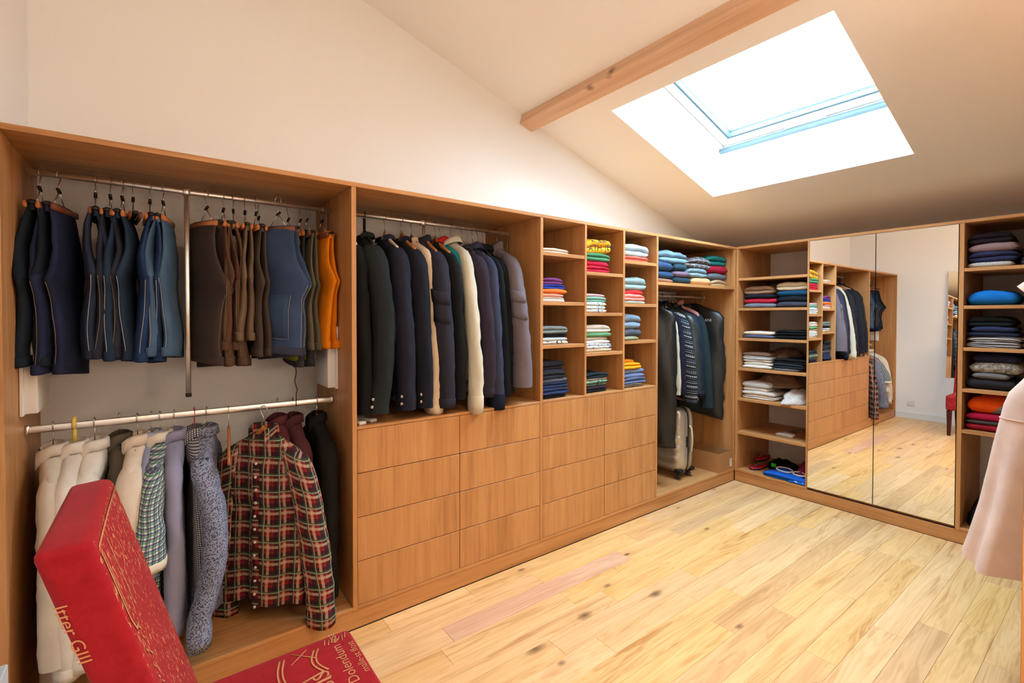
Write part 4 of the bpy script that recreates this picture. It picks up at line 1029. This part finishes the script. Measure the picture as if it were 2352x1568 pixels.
# right-hand shelf column (front edge towards -x)
def rstack(*a, **k): stack(*a, face='x', **k)
P5 = 'left on the second corner shelf'; P6 = 'right on the second corner shelf'
rstack(P5, -.036, [(-.306, .040, 'grey blue', C(122, 128, 144), 1), (-.309, .044, 'cherry red', C(206, 44, 72), 1), (-.295, .034, 'black navy', C(30, 32, 46), 1), (-.288, .066, 'tan', C(158, 124, 98), 2)], 1.552, y0=.05, d=.33, kind='jumper')
rstack(P6, -.312, [(-.565, .046, 'charcoal', C(62, 64, 78), 1), (-.568, .046, 'black', C(24, 32, 40), 1), (-.566, .052, 'petrol blue', C(26, 76, 112), 1), (-.56, .06, 'cream', C(224, 208, 176), 2)], 1.552, y0=.05, d=.33, kind='jumper')
rstack('left on the third corner shelf', -.032, [(-.292, .030, 'slate blue', C(92, 102, 140), 1), (-.291, .028, 'cream white', C(228, 216, 196), 1)], 1.286, y0=.05, d=.33)
rstack('right on the third corner shelf', -.305, [(-.565, .036, 'black', C(22, 26, 32), 1), (-.568, .036, 'jet black', C(16, 18, 22), 2)], 1.286, y0=.05, d=.33, kind='trousers')
rstack('left on the fourth corner shelf', -.034, [(-.28, .028, 'white', C(226, 222, 216), 1), (-.284, .028, 'ivory', C(224, 214, 200), 1), (-.276, .024, 'linen white', C(214, 204, 192), 1), (-.28, .030, 'pale grey', C(206, 214, 220), 2), (-.27, .03, 'taupe', C(140, 112, 96), 1)], 1.018, y0=.05, d=.33, kind='shirt')
rstack('right on the fourth corner shelf', -.296, [(-.50, .022, 'light grey', C(120, 130, 142), 1), (-.535, .040, 'dark slate', C(44, 54, 66), 2), (-.568, .040, 'black', C(24, 28, 34), 2)], 1.018, y0=.05, d=.33, kind='jeans')
rstack('left on the fifth corner shelf', -.03, [(-.318, .034, 'white', C(224, 218, 210), 2), (-.312, .034, 'off-white', C(220, 212, 202), 1), (-.25, .030, 'linen', C(226, 216, 204), 1), (-.262, .048, 'bluish white', C(216, 220, 226), 1)], .748, y0=.05, d=.33, kind='shirt')
heap('crumpled_shirt', 'beige crumpled shirt heaped behind the white piles on the fourth shelf', 'shirt', (.30, -.30, 1.10), .15, .12, .10, C(132, 110, 92), 8.1)
heap('crumpled_shirt', 'taupe crumpled shirt heaped behind the white piles on the fifth shelf', 'shirt', (.30, -.24, .86), .15, .17, .115, C(150, 124, 104), 9.6, .5)
heap('lace_blouse', 'white lace top heaped right on the fifth shelf', 'top', (.19, -.45, .749), .17, .115, .105, cloth(lin(214, 206, 200), 'speck', c2=lin(168, 154, 144)), 4.4, .45)
# second shelf column
rstack('on the top shelf right of mirrors', -1.492, [(-1.695, .034, 'white lacy', cloth(lin(214, 210, 206), 'speck', c2=lin(168, 160, 156)), 1), (-1.715, .062, 'navy', C(48, 52, 88), 2), (-1.708, .056, 'mauve grey', C(156, 128, 130), 1), (-1.69, .06, 'blackish plum', C(36, 28, 36), 2)], 1.790, y0=.04, d=.32, kind='jumper')
rstack('right beside the lacy pile on the top shelf', -1.728, [(-1.96, .06, 'dark grey', C(62, 62, 72), 2)], 1.790, y0=.04, d=.32, kind='jumper')
rstack('alone on its shelf right of mirrors', -1.492, [(-1.715, .082, 'bright blue', C(24, 116, 200), 1)], 1.549, y0=.04, d=.32, kind='fleece')
rstack('on the third shelf right of mirrors', -1.494, [(-1.734, .036, 'navy and white striped', HS((36, 40, 58), (206, 200, 196)), 2), (-1.734, .034, 'cream striped', HS((46, 46, 62), (212, 200, 186)), 1), (-1.727, .030, 'dark navy', C(38, 42, 66), 1), (-1.715, .034, 'ink blue', C(46, 52, 84), 1, -1.512), (-1.702, .056, 'black green', C(24, 32, 34), 2)], 1.279, y0=.04, d=.32)
rstack('on the fourth shelf right of mirrors', -1.490, [(-1.713, .070, 'charcoal', C(44, 44, 50), 1), (-1.685, .032, 'grey', C(112, 106, 104), 1, -1.52), (-1.733, .072, 'grey tweed', cloth(lin(96, 92, 88), 'tweed', c2=lin(196, 190, 176)), 1, -1.505), (-1.729, .056, 'midnight blue', C(34, 36, 58), 1, -1.525)], 1.012, y0=.04, d=.32, kind='cardigan')
rstack('on the fifth shelf right of mirrors', -1.494, [(-1.728, .045, 'dark red', C(150, 24, 40), 1), (-1.728, .018, 'grey edged', C(72, 66, 60), 1), (-1.726, .045, 'crimson', C(176, 22, 62), 1)], .746, y0=.04, d=.32, kind='blanket')
def colour_block():
    t = NT('orange_grey_block', .95, .1); uv = t.coords('Object'); sx = t.n('ShaderNodeSeparateXYZ'); t.l(uv, sx.inputs[0])
    k = t.math('GREATER_THAN', t.math('SUBTRACT', sx.outputs[0], t.math('MULTIPLY', sx.outputs[2], 0.9)), -.02)
    n = t.noise(uv, 300, 2); c = t.mix(k, lin(236, 84, 16), lin(128, 128, 130)); t.color(t.mix(t.math('MULTIPLY', n, .3), c, lin(90, 40, 20))); t.bump(n, .4, .002); return t.m
folded('jumper', 'orange and grey colour block wool jumper on the red blanket pile', 'jumper', -1.503, -1.738, .04, .32, .856, .105, colour_block(), 12.0, 1, 'x', 'folded clothes')
heap('fur_bag', 'black fuzzy bag on the floor board beside the pink dress', 'bag', (.20, -1.60, ZB), .15, .115, .20, cloth(lin(22, 22, 24), 'tweed', c2=lin(52, 54, 60)), 15.0, .3)

# ------------------------------------------------------------------ suitcase, box and small things
CHAMP = plain('champagne_shell', lin(190, 184, 172), .26, 0.55, .5)
sc_ = thing('suitcase', 'champagne silver hard-shell suitcase standing under the hanging coats', 'suitcase', (-.59, .285, ZB))
def shell(name, xa, xb, sgn, mat):
    # half shell: stacked rounded-rectangle rings from the seam (xa) to the outer face (xb), ribbed face
    n = 64; rings = []
    hy, z0, z1, rc = .195, .048, .60, .06
    def outline(ins, x, rib):
        pts = []
        for k in range(n):
            a = 2 * math.pi * (k + .5) / n
            c, s = math.cos(a), math.sin(a)
            p = 7.0
            r = (abs(c) ** p + abs(s) ** p) ** (-1 / p)
            yy = (hy - ins) * c * r; zz = (z0 + z1) / 2 + ((z1 - z0) / 2 - ins) * s * r
            pts.append((x, yy, zz))
        return pts
    for q in np.linspace(0, 1, 9):
        ins = .05 * (1 - math.sqrt(max(0, 1 - max(0, (q - .35) / .65) ** 2)))
        rings.append(outline(ins, xa + (xb - xa) * q, 0))
    for k, ins in enumerate((.06, .085, .11, .14, .165)):
        rings.append(outline(ins, xb + sgn * .004 * (1 if k % 2 == 0 else -1), 0))
    v, f, u = loft(rings, True, False, True)
    v = [(x + sgn * .009 * math.sin(z * 78) * (1 if abs(x - xb) < .03 else .2), y, z) for x, y, z in v]
    return ob(name, mesh(name, v, f, mat), sc_)
shell('shell_half', -.006, -.108, -1, CHAMP); shell('shell_half', .006, .108, 1, CHAMP)
n = 64
def band(x0, x1, g, mat, nm):
    rr = []
    for x, gg in ((x0, g), (x1, g)):
        rr.append([(x, (.195 + gg) * math.cos(a) * (abs(math.cos(a)) ** 7 + abs(math.sin(a)) ** 7) ** (-1 / 7), .324 + (.276 + gg) * math.sin(a) * (abs(math.cos(a)) ** 7 + abs(math.sin(a)) ** 7) ** (-1 / 7)) for a in [2 * math.pi * (k + .5) / n for k in range(n)]])
    ob(nm, mesh(nm, *loft(rr)[:2], mat), sc_)
band(-.007, .007, .0025, M_BLACKP, 'zip_seam'); band(.030, .040, .002, plain('beige_strap', lin(206, 190, 160), .5), 'trim_band')
for sx in (-1, 1):
    for sy in (-1, 1):
        w = bpy.data.objects.new('wheel', None); link(w, sc_); w.location = (sx * .072, sy * .150, .024)
        rr = [[(xx, r * math.cos(a), r * math.sin(a)) for a in np.linspace(0, 6.283, 21)[:-1]] for xx, r in ((-.011, .014), (-.011, .021), (-.006, .024), (.006, .024), (.011, .021), (.011, .014))]
        ob('tyre', mesh('tyre', *loft(rr, True, True, True)[:2], plain('wheel_rubber', (.05, .06, .065), .35)), w)
        ob('fork', box_me('fork', -.016, .016, -.018, .018, .014, .045, M_BLACKP, .006, 2), w)
        ob('corner_guard', box_me('corner_guard', -.037 if sx < 0 else -.02, .02 if sx < 0 else .037, -.046 if sy < 0 else -.02, .02 if sy < 0 else .046, .03, .062, M_BLACKP, .012, 3), w)
ob('side_handle', mesh('side_handle', *sweep_rect([(.02, -.196, .21), (.02, -.214, .235), (.02, -.222, .30), (.02, -.222, .36), (.02, -.214, .425), (.02, -.196, .45)], (1, 0, 0), .022, .009)[:2], plain('beige_strap', None, .5)), sc_)
ob('lock', box_me('lock', -.03, .0, -.203, -.192, .27, .36, M_BLACKP, .004, 2), sc_)
ob('carry_handle', mesh('carry_handle', *sweep_rect([(0, -.07, .600), (0, -.06, .616), (0, .06, .616), (0, .07, .600)], (1, 0, 0), .026, .009)[:2], M_BLACKP), sc_)

CARD = plain('cardboard', lin(176, 128, 80), .85); 
cb = thing('cardboard_box', 'open brown cardboard box on the floor of the corner wardrobe', 'box', (-.14, .19, ZB))
for (a, b, c, d) in ((-.255, -.251, .004, .42), (-.034, -.030, .004, .42), (-.251, -.034, .004, .008), (-.251, -.034, .416, .42)):
    box('side', a, b, c, d, ZB, ZB + .165, CARD, cb, .0008)
box('base', -.251, -.034, .008, .416, ZB, ZB + .004, CARD, cb, 0)
box('paper_label', -.075, -.040, .0032, .0039, ZB + .03, ZB + .10, M_WHITE, cb, 0)
lv, lf = text_geo('400', .014)
ob('label_print', mesh('label_print', [(.071 + p[0] * .9, -.18695, .082 + p[1]) for p in lv], lf, plain('black_print', None, .8), smooth=False), cb)

for (x, y, rz, L_, lab) in ((-3.418, .075, .10, .115, 'short white remote control beside the oak panel'), (-3.372, .125, .32, .165, 'long white remote control lying on the counter under the jackets')):
    e = thing('remote_control', lab, 'remote', (x, y, .957), rz, 'white remote controls')
    ob('case', box_me('case', -.019, .019, -L_ / 2, L_ / 2, 0, .017, M_WHITE, .006, 3), e)
    for k in range(3): ob('button', box_me('button', -.010, .010, L_ * (.05 + .12 * k), L_ * (.05 + .12 * k) + .010, .0168, .0182, M_TRIM, .0008), e)
    ob('display', box_me('display', -.012, .012, -L_ * .38, -L_ * .12, .0168, .0176, plain('grey_display', (.35, .38, .36), .3), 0), e)

# things on the floor of the shelf column
def flip_flop(x, y, z, rz, lab, flip=1):
    e = thing('flip_flop', lab, 'flip-flop', (x, y, z), rz, 'red flip-flops')
    def outl(s, zz, k=1.0):
        pts = []
        for a in np.linspace(0, 2 * math.pi, 33)[:-1]:
            yy = .128 * math.cos(a); w = .040 + .011 * math.sin(yy * 11 + .4); pts.append((w * math.sin(a) * k, yy * k, zz))
        return pts
    ob('sole', mesh('sole', *loft([outl(1, 0), outl(1, .004, 1.01), outl(1, .013, 1.01)], True, True, True)[:2], M_BLACKP), e)
    ob('footbed', mesh('footbed', *loft([outl(1, .0131, .985), outl(1, .018, .985), outl(1, .0185, .95)], True, False, True)[:2], plain('red_foam', lin(196, 40, 58), .7)), e)
    for s in (-1, 1):
        pts = [(s * .040, -.02, .016), (s * .036, .0, .040), (s * .022, .03, .050), (s * .006, .062, .040), (0, .075, .018)]
        ob('strap', mesh('strap', *sweep_rect(pts, (0, .3, 1), .012, .005)[:2], plain('brown_strap', lin(120, 80, 66), .5)), e)
flip_flop(.20, -.125, ZB, 1.45, 'lower red flip-flop with black sole on the shelf floor')
flip_flop(.33, -.095, ZB + .052, 1.55, 'upper red flip-flop with brown strap stacked behind the lower one')
heap('swim_bag', 'black crumpled swim bag behind the blue towel', 'bag', (.36, -.25, ZB), .13, .11, .075, C(18, 19, 22), 3.0, .5)
gt = box('luggage_tag', .205, .213, -.262, -.222, ZB + .035, ZB + .068, plain('green_tag', lin(40, 206, 60), .5), bev=.003, seg=2)
tag(gt, 'bright green tag in front of the black swim bag', 'tag')
BT = cloth(lin(26, 96, 200)); BTW = PB((30, 104, 206), (222, 228, 234))
folded('towel', 'blue folded towel with white ends on the shelf floor', 'towel', -.235, -.572, .012, .19, ZB, .038, BT, 5.0, 2, 'x', 'towels')
folded('towel', 'blue and white printed towel corner under the blue towel', 'towel', -.44, -.574, .004, .10, ZB, .020, BTW, 6.0, 1, 'x', 'towels')
gg = thing('swim_mask', 'blue swim mask with white rim lying on the blue towel', 'mask', (.135, -.42, ZB + .040), -.15)
th = np.linspace(0, 2 * math.pi, 29)
for yc, r_, nm in ((.06, .052, 'rim'), (-.065, .040, 'rim')):
    ob(nm, mesh(nm, *tube([(.75 * r_ * math.cos(a), yc + 1.25 * r_ * math.sin(a), .014 + .007 * math.cos(a)) for a in th], .007, 8)[:2], M_WHITE), gg)
lens = [[(.75 * r * math.cos(a), .06 + 1.25 * r * math.sin(a), .012 + .007 * math.cos(a) * r / .05 + (.05 - r) * .25) for a in th[:-1]] for r in (.05, .034, .015)]
ob('lens', mesh('lens', *loft(lens, True, False, True)[:2], cloth(lin(24, 76, 176))), gg)
heap('towel', 'pink purple towel bundled against the right panel of the bottom shelf', 'towel', (.33, -.485, ZB), .19, .085, .13, cloth(lin(168, 70, 128), 'knit'), 11.0, .3)
# white cloth with ribbon on the sixth shelf
rb = thing('ribbon_belt', 'white folded belt with trailing ribbon on the lowest empty shelf', 'belt', (.12, -.36, .448))
ob('fold', mesh('fold', *loft(fold_surface(.14, .09, .022, 2, 3.0), True, True, True)[:2], C(224, 224, 224)), rb).rotation_euler = (0, 0, -1.5)
ob('ribbon', mesh('ribbon', *sweep_rect([(.07, .03, .02), (.13, .01, .035), (.18, -.02, .02), (.23, .02, .018), (.27, -.04, .03), (.30, -.1, .012), (.34, -.17, .012)], (0, 0, 1), .016, .004)[:2], C(150, 126, 110)), rb)

# ------------------------------------------------------------------ red chair
t = NT('red_velvet', .85, .15); t.b.inputs['Sheen Weight'].default_value = .22; t.b.inputs['Sheen Tint'].default_value = (1, .35, .35, 1)
o_ = t.coords('Object'); nn_ = t.noise(o_, 55, 5, .7); n2_ = t.noise(o_, 6, 3)
t.color(t.mix(t.math('MULTIPLY', nn_, .6), t.mix(n2_, lin(112, 5, 15), lin(152, 11, 26)), lin(182, 38, 48))); t.bump(nn_, .25, .002); M_RED = t.m
t = NT('red_print_velvet', .85, .15); t.b.inputs['Sheen Weight'].default_value = .15; t.b.inputs['Sheen Tint'].default_value = (1, .35, .35, 1)
o_ = t.coords('Object'); nn_ = t.noise(o_, 60, 5, .7); sp = t.noise(t.coords('Object', (160, 120, 40)), 1.0, 3, .6)
big = t.noise(o_, 3.2, 2)
base_ = t.mix(nn_, lin(132, 14, 26), lin(174, 44, 50))
k_ = t.math('MULTIPLY', t.math('GREATER_THAN', t.math('ADD', sp, t.math('MULTIPLY', big, .22)), .725), .75)
t.color(t.mix(k_, base_, lin(206, 160, 108))); t.bump(nn_, .25, .002); M_REDP = t.m
M_GOLD = cloth(lin(204, 152, 104), 'tweed', c2=lin(176, 84, 70)); M_LEG = plain('dark_red_wood', lin(70, 26, 20), .4)

ch = thing('red_chair', 'red velvet upholstered chair with gold lettering in the foreground', 'chair', (-4.0, -.925, 0.0))
cb0 = Vector(ch.location)
CY0, CY1 = -1.135, -.712
bm = bmesh.new()
def hexa(bm, P):
    vs = [bm.verts.new(p) for p in P]
    for f in ((0, 1, 3, 2), (4, 6, 7, 5), (0, 4, 5, 1), (2, 3, 7, 6), (0, 2, 6, 4), (1, 5, 7, 3)): bm.faces.new([vs[i] for i in f])
def hexobj(name, P, mat, bev, seg, parent, matsel=None):
    bm = bmesh.new(); hexa(bm, [tuple(Vector(p) - cb0) for p in P]); bmesh.ops.recalc_face_normals(bm, faces=bm.faces[:])
    bmesh.ops.subdivide_edges(bm, edges=bm.edges[:], cuts=3, use_grid_fill=True)
    sharp = [e for e in bm.edges if len(e.link_faces) == 2 and e.calc_face_angle() > .5]
    bmesh.ops.bevel(bm, geom=sharp, offset=bev, segments=seg, profile=.5, affect='EDGES')
    me = bpy.data.meshes.new(name); bm.to_mesh(me); bm.free()
    for m in (mat if isinstance(mat, (list, tuple)) else [mat]): me.materials.append(m)
    for p in me.polygons:
        p.use_smooth = True
        if matsel: p.material_index = matsel(p.normal, p.center)
    return ob(name, me, parent)
sl_ = .295
def bx(z, off): return -4.296 + (1.098 - z) * sl_ + off
zt_, zb_ = 1.096, .34
P = []
for (z, o0, o1) in ((None, 0, 0),):
    P = [(bx(zb_, -.083), CY0, zb_), (bx(zt_, -.078), CY0, zt_ - .006), (bx(zb_, -.083), CY1, zb_), (bx(zt_, -.078), CY1, zt_ - .012),
         (bx(zb_, .0), CY0, zb_), (bx(zt_, .0), CY0, zt_), (bx(zb_, .0), CY1, zb_), (bx(zt_, .0), CY1, zt_ - .006)]
back = hexobj('backrest', P, [M_RED, M_REDP], .016, 3, ch, lambda n, c: 1 if abs(n.x) > .8 else 0)
seat = hexobj('seat', [(x, y, z) for x in (-4.20, -3.722) for y in (CY0 + .002, CY1) for z in (.315, .502)], [M_RED, M_REDP], .024, 4, ch, lambda n, c: 1 if abs(n.x) > .6 else 0)
for (lx, ly, dx) in ((-3.752, CY0 + .035, .012), (-3.752, CY1 - .035, .012), (-4.165, CY0 + .035, -.03), (-4.165, CY1 - .035, -.03)):
    rr = [[(lx - cb0.x + dx * q + s1 * hw, ly - cb0.y + s2 * hw, z) for s1, s2 in ((-1, -1), (1, -1), (1, 1), (-1, 1))] for z, hw, q in ((0, .014, 1), (.004, .016, 1), (.314, .024, 0))]
    ob('leg', mesh('leg', *loft(rr, True, True, True)[:2], M_LEG, smooth=False), ch)
# printed lettering on the seat (read from the far side), lying on the fabric
def seat_text(txt, size, x, y, rot, z=.5032, mat=M_GOLD):
    tv, tf = text_geo(txt, size); c, s = math.cos(rot), math.sin(rot)
    return ob('lettering', mesh('lettering', [(x + p[0] * c - p[1] * s - cb0.x, y + p[0] * s + p[1] * c - cb0.y, z) for p in tv], tf, mat, smooth=False), seat)
seat_text('Dolendum est', .041, -3.772, -.955, math.pi / 2)
seat_text('malle-st ffost', .028, -3.738, -.935, math.pi / 2)
seat_text('SIS', .062, -3.832, -.935, math.pi / 2)
def seat_line(pts, w=.005, z=.5034):
    ob('printed_line', mesh('printed_line', *sweep_rect([(p[0] - cb0.x, p[1] - cb0.y, z) for p in pts], (0, 0, 1), .0008, w)[:2], M_GOLD), seat)
for k in (0, .012):
    seat_line([(-3.83 - .018 * math.sin(q * 3.1) - k, -.865 + .10 * q, 0) for q in np.linspace(0, 1, 9)])
    seat_line([(-3.92 - .018 * math.sin(q * 3.1) - k, -.905 + .15 * q, 0) for q in np.linspace(0, 1, 9)])
seat_line([(-3.845, -.865, 0), (-3.92, -.880, 0)], .006); seat_line([(-3.83, -.893, 0), (-3.93, -.905, 0)], .004); seat_line([(-3.845, -.80, 0), (-3.90, -.745, 0)], .003); seat_line([(-3.86, -.75, 0), (-3.91, -.79, 0)], .003)
for q in range(7): seat_line([(-3.745 - .010 * q, -.738 - .004 * (q % 3), 0), (-3.752 - .010 * q, -.762 - .006 * (q % 2), 0)], .003)
# gold frame lines and lettering on the backrest
def on_front(y, z, g=.0012): return (bx(z, g) - cb0.x, y - cb0.y, z)
def front_line(pts, w=.006):
    ob('printed_line', mesh('printed_line', *sweep_rect([on_front(*p) for p in pts], (1, 0, sl_), .0009, w)[:2], M_GOLD), back)
front_line([(CY0 + .022, 1.065), (CY0 + .022, .93), (CY0 + .035, .905), (CY0 + .06, .90)], .007)
front_line([(CY0 + .034, 1.058), (CY0 + .034, .94)], .003)
front_line([(CY0 + .018, 1.075), (CY0 + .20, 1.075), (CY1 - .03, 1.07)], .005)
front_line([(CY0 + .10, 1.06), (CY0 + .10, .92)], .003)
for q in range(12):
    zz = .90 - .02 * q; yy = CY0 + .03 + .03 * R.random()
    front_line([(yy, zz), (yy + .012, zz - .012)], .004)
tv, tf = text_geo('ltter GIII', .034)
# lettering wraps on the near side close to the rear edge, running down the back
pts = []
for p in tv:
    z = 1.0 - p[0] * .92; x = bx(z, -.079 + p[1] * .75)
    pts.append((x - cb0.x, CY0 - .0012 - cb0.y, z))
ob('lettering', mesh('lettering', pts, tf, M_GOLD, smooth=False), back)
for zz in (.80, .785): 
    ob('printed_line', mesh('printed_line', *sweep_rect([(bx(zz, -.080) - cb0.x, CY0 - .0014 - cb0.y, zz), (bx(zz, -.035) - cb0.x, CY0 - .0014 - cb0.y, zz + .008)], (0, 1, 0), .0009, .006)[:2], M_GOLD), back)

# ------------------------------------------------------------------ pink dress and a dark coat at the right edge
PINK = cloth(lin(232, 206, 192))
hanger('wire', -1.34, -2.22, 1.8955, 0, 'wire hanger carrying the pink dress')
dr = thing('pink_dress', 'pale pink flared dress with short sleeve hanging at the right edge', 'dress', (-1.34, -2.22, 1.8955))
n = 72; cx, cy = sell(n, 2.1); rings = []
DZ = [.10, .12, .17, .22, .40, .62, .74, .93, 1.19, 1.43]
DB = [.06, .09, .17, .21, .215, .30, .375, .41, .445, .497]
DA = [.03, .035, .04, .045, .07, .08, .10, .13, .17, .22]
for d in np.concatenate([np.linspace(.10, .24, 6), np.linspace(.3, 1.43, 22)]):
    a, b = np.interp(d, DZ, DA), np.interp(d, DZ, DB); q = max(0, (d - .8) / .63)
    ang = np.arctan2(cy, cx); wv = .17 * q * np.sin(ang * 9 + .6) + .07 * q * np.sin(ang * 14 + 2)
    rings.append(np.stack([cx * a * (1 + wv * 1.6), np.where(cy < 0, cy * min(b, .33), cy * b) * (1 + wv * .22), -d - .045 * q * (1 - cx) * .5 + .012 * q * np.sin(ang * 6)], 1))
v, f, u = loft(wrinkle(rings, 61, .004, k=7)); ob('bodice_and_skirt', mesh('bodice_and_skirt', v, f, PINK, u), dr)
wr = np.array(rings[int(len(rings) * .6)]); c = wr.mean(0)
ob('waist_seam', mesh('waist_seam', *tube([tuple(c + (p - c) * 1.008) for p in np.vstack([wr, wr[:1]])], .0018, 5)[:2], PINK), dr)
for s in (1, -1):
    N2 = 22; c2, s2 = sell(N2, 2.1); rr = []
    for i, q in enumerate(np.linspace(0, 1, 8)):
        yc = s * (.16 + .125 * q); zc = -.20 - .165 * q; rr.append(np.stack([c2 * (.045 + .03 * q), yc + s2 * (.05 + .035 * q) * .8, zc + s * s2 * (.05 + .03 * q) * .9], 1))
    v, f, u = loft(rr, True, True, False); ob('sleeve', mesh('sleeve', v, f, cloth(lin(236, 190, 172)), u), dr)
garment('coat', 'dark navy coat behind the pink dress at the right edge', 'coat', -1.12, -2.3, 1.8955, 180, N(30, 34, 56), L=1.0, th=.05, sl=.7, out=.10, sa=.05, ca=.045, sb=.08, cb=.06, collar='lapel', seed=71, hang='wood', group=None, hlabel='wooden hanger of the navy coat at the right edge')
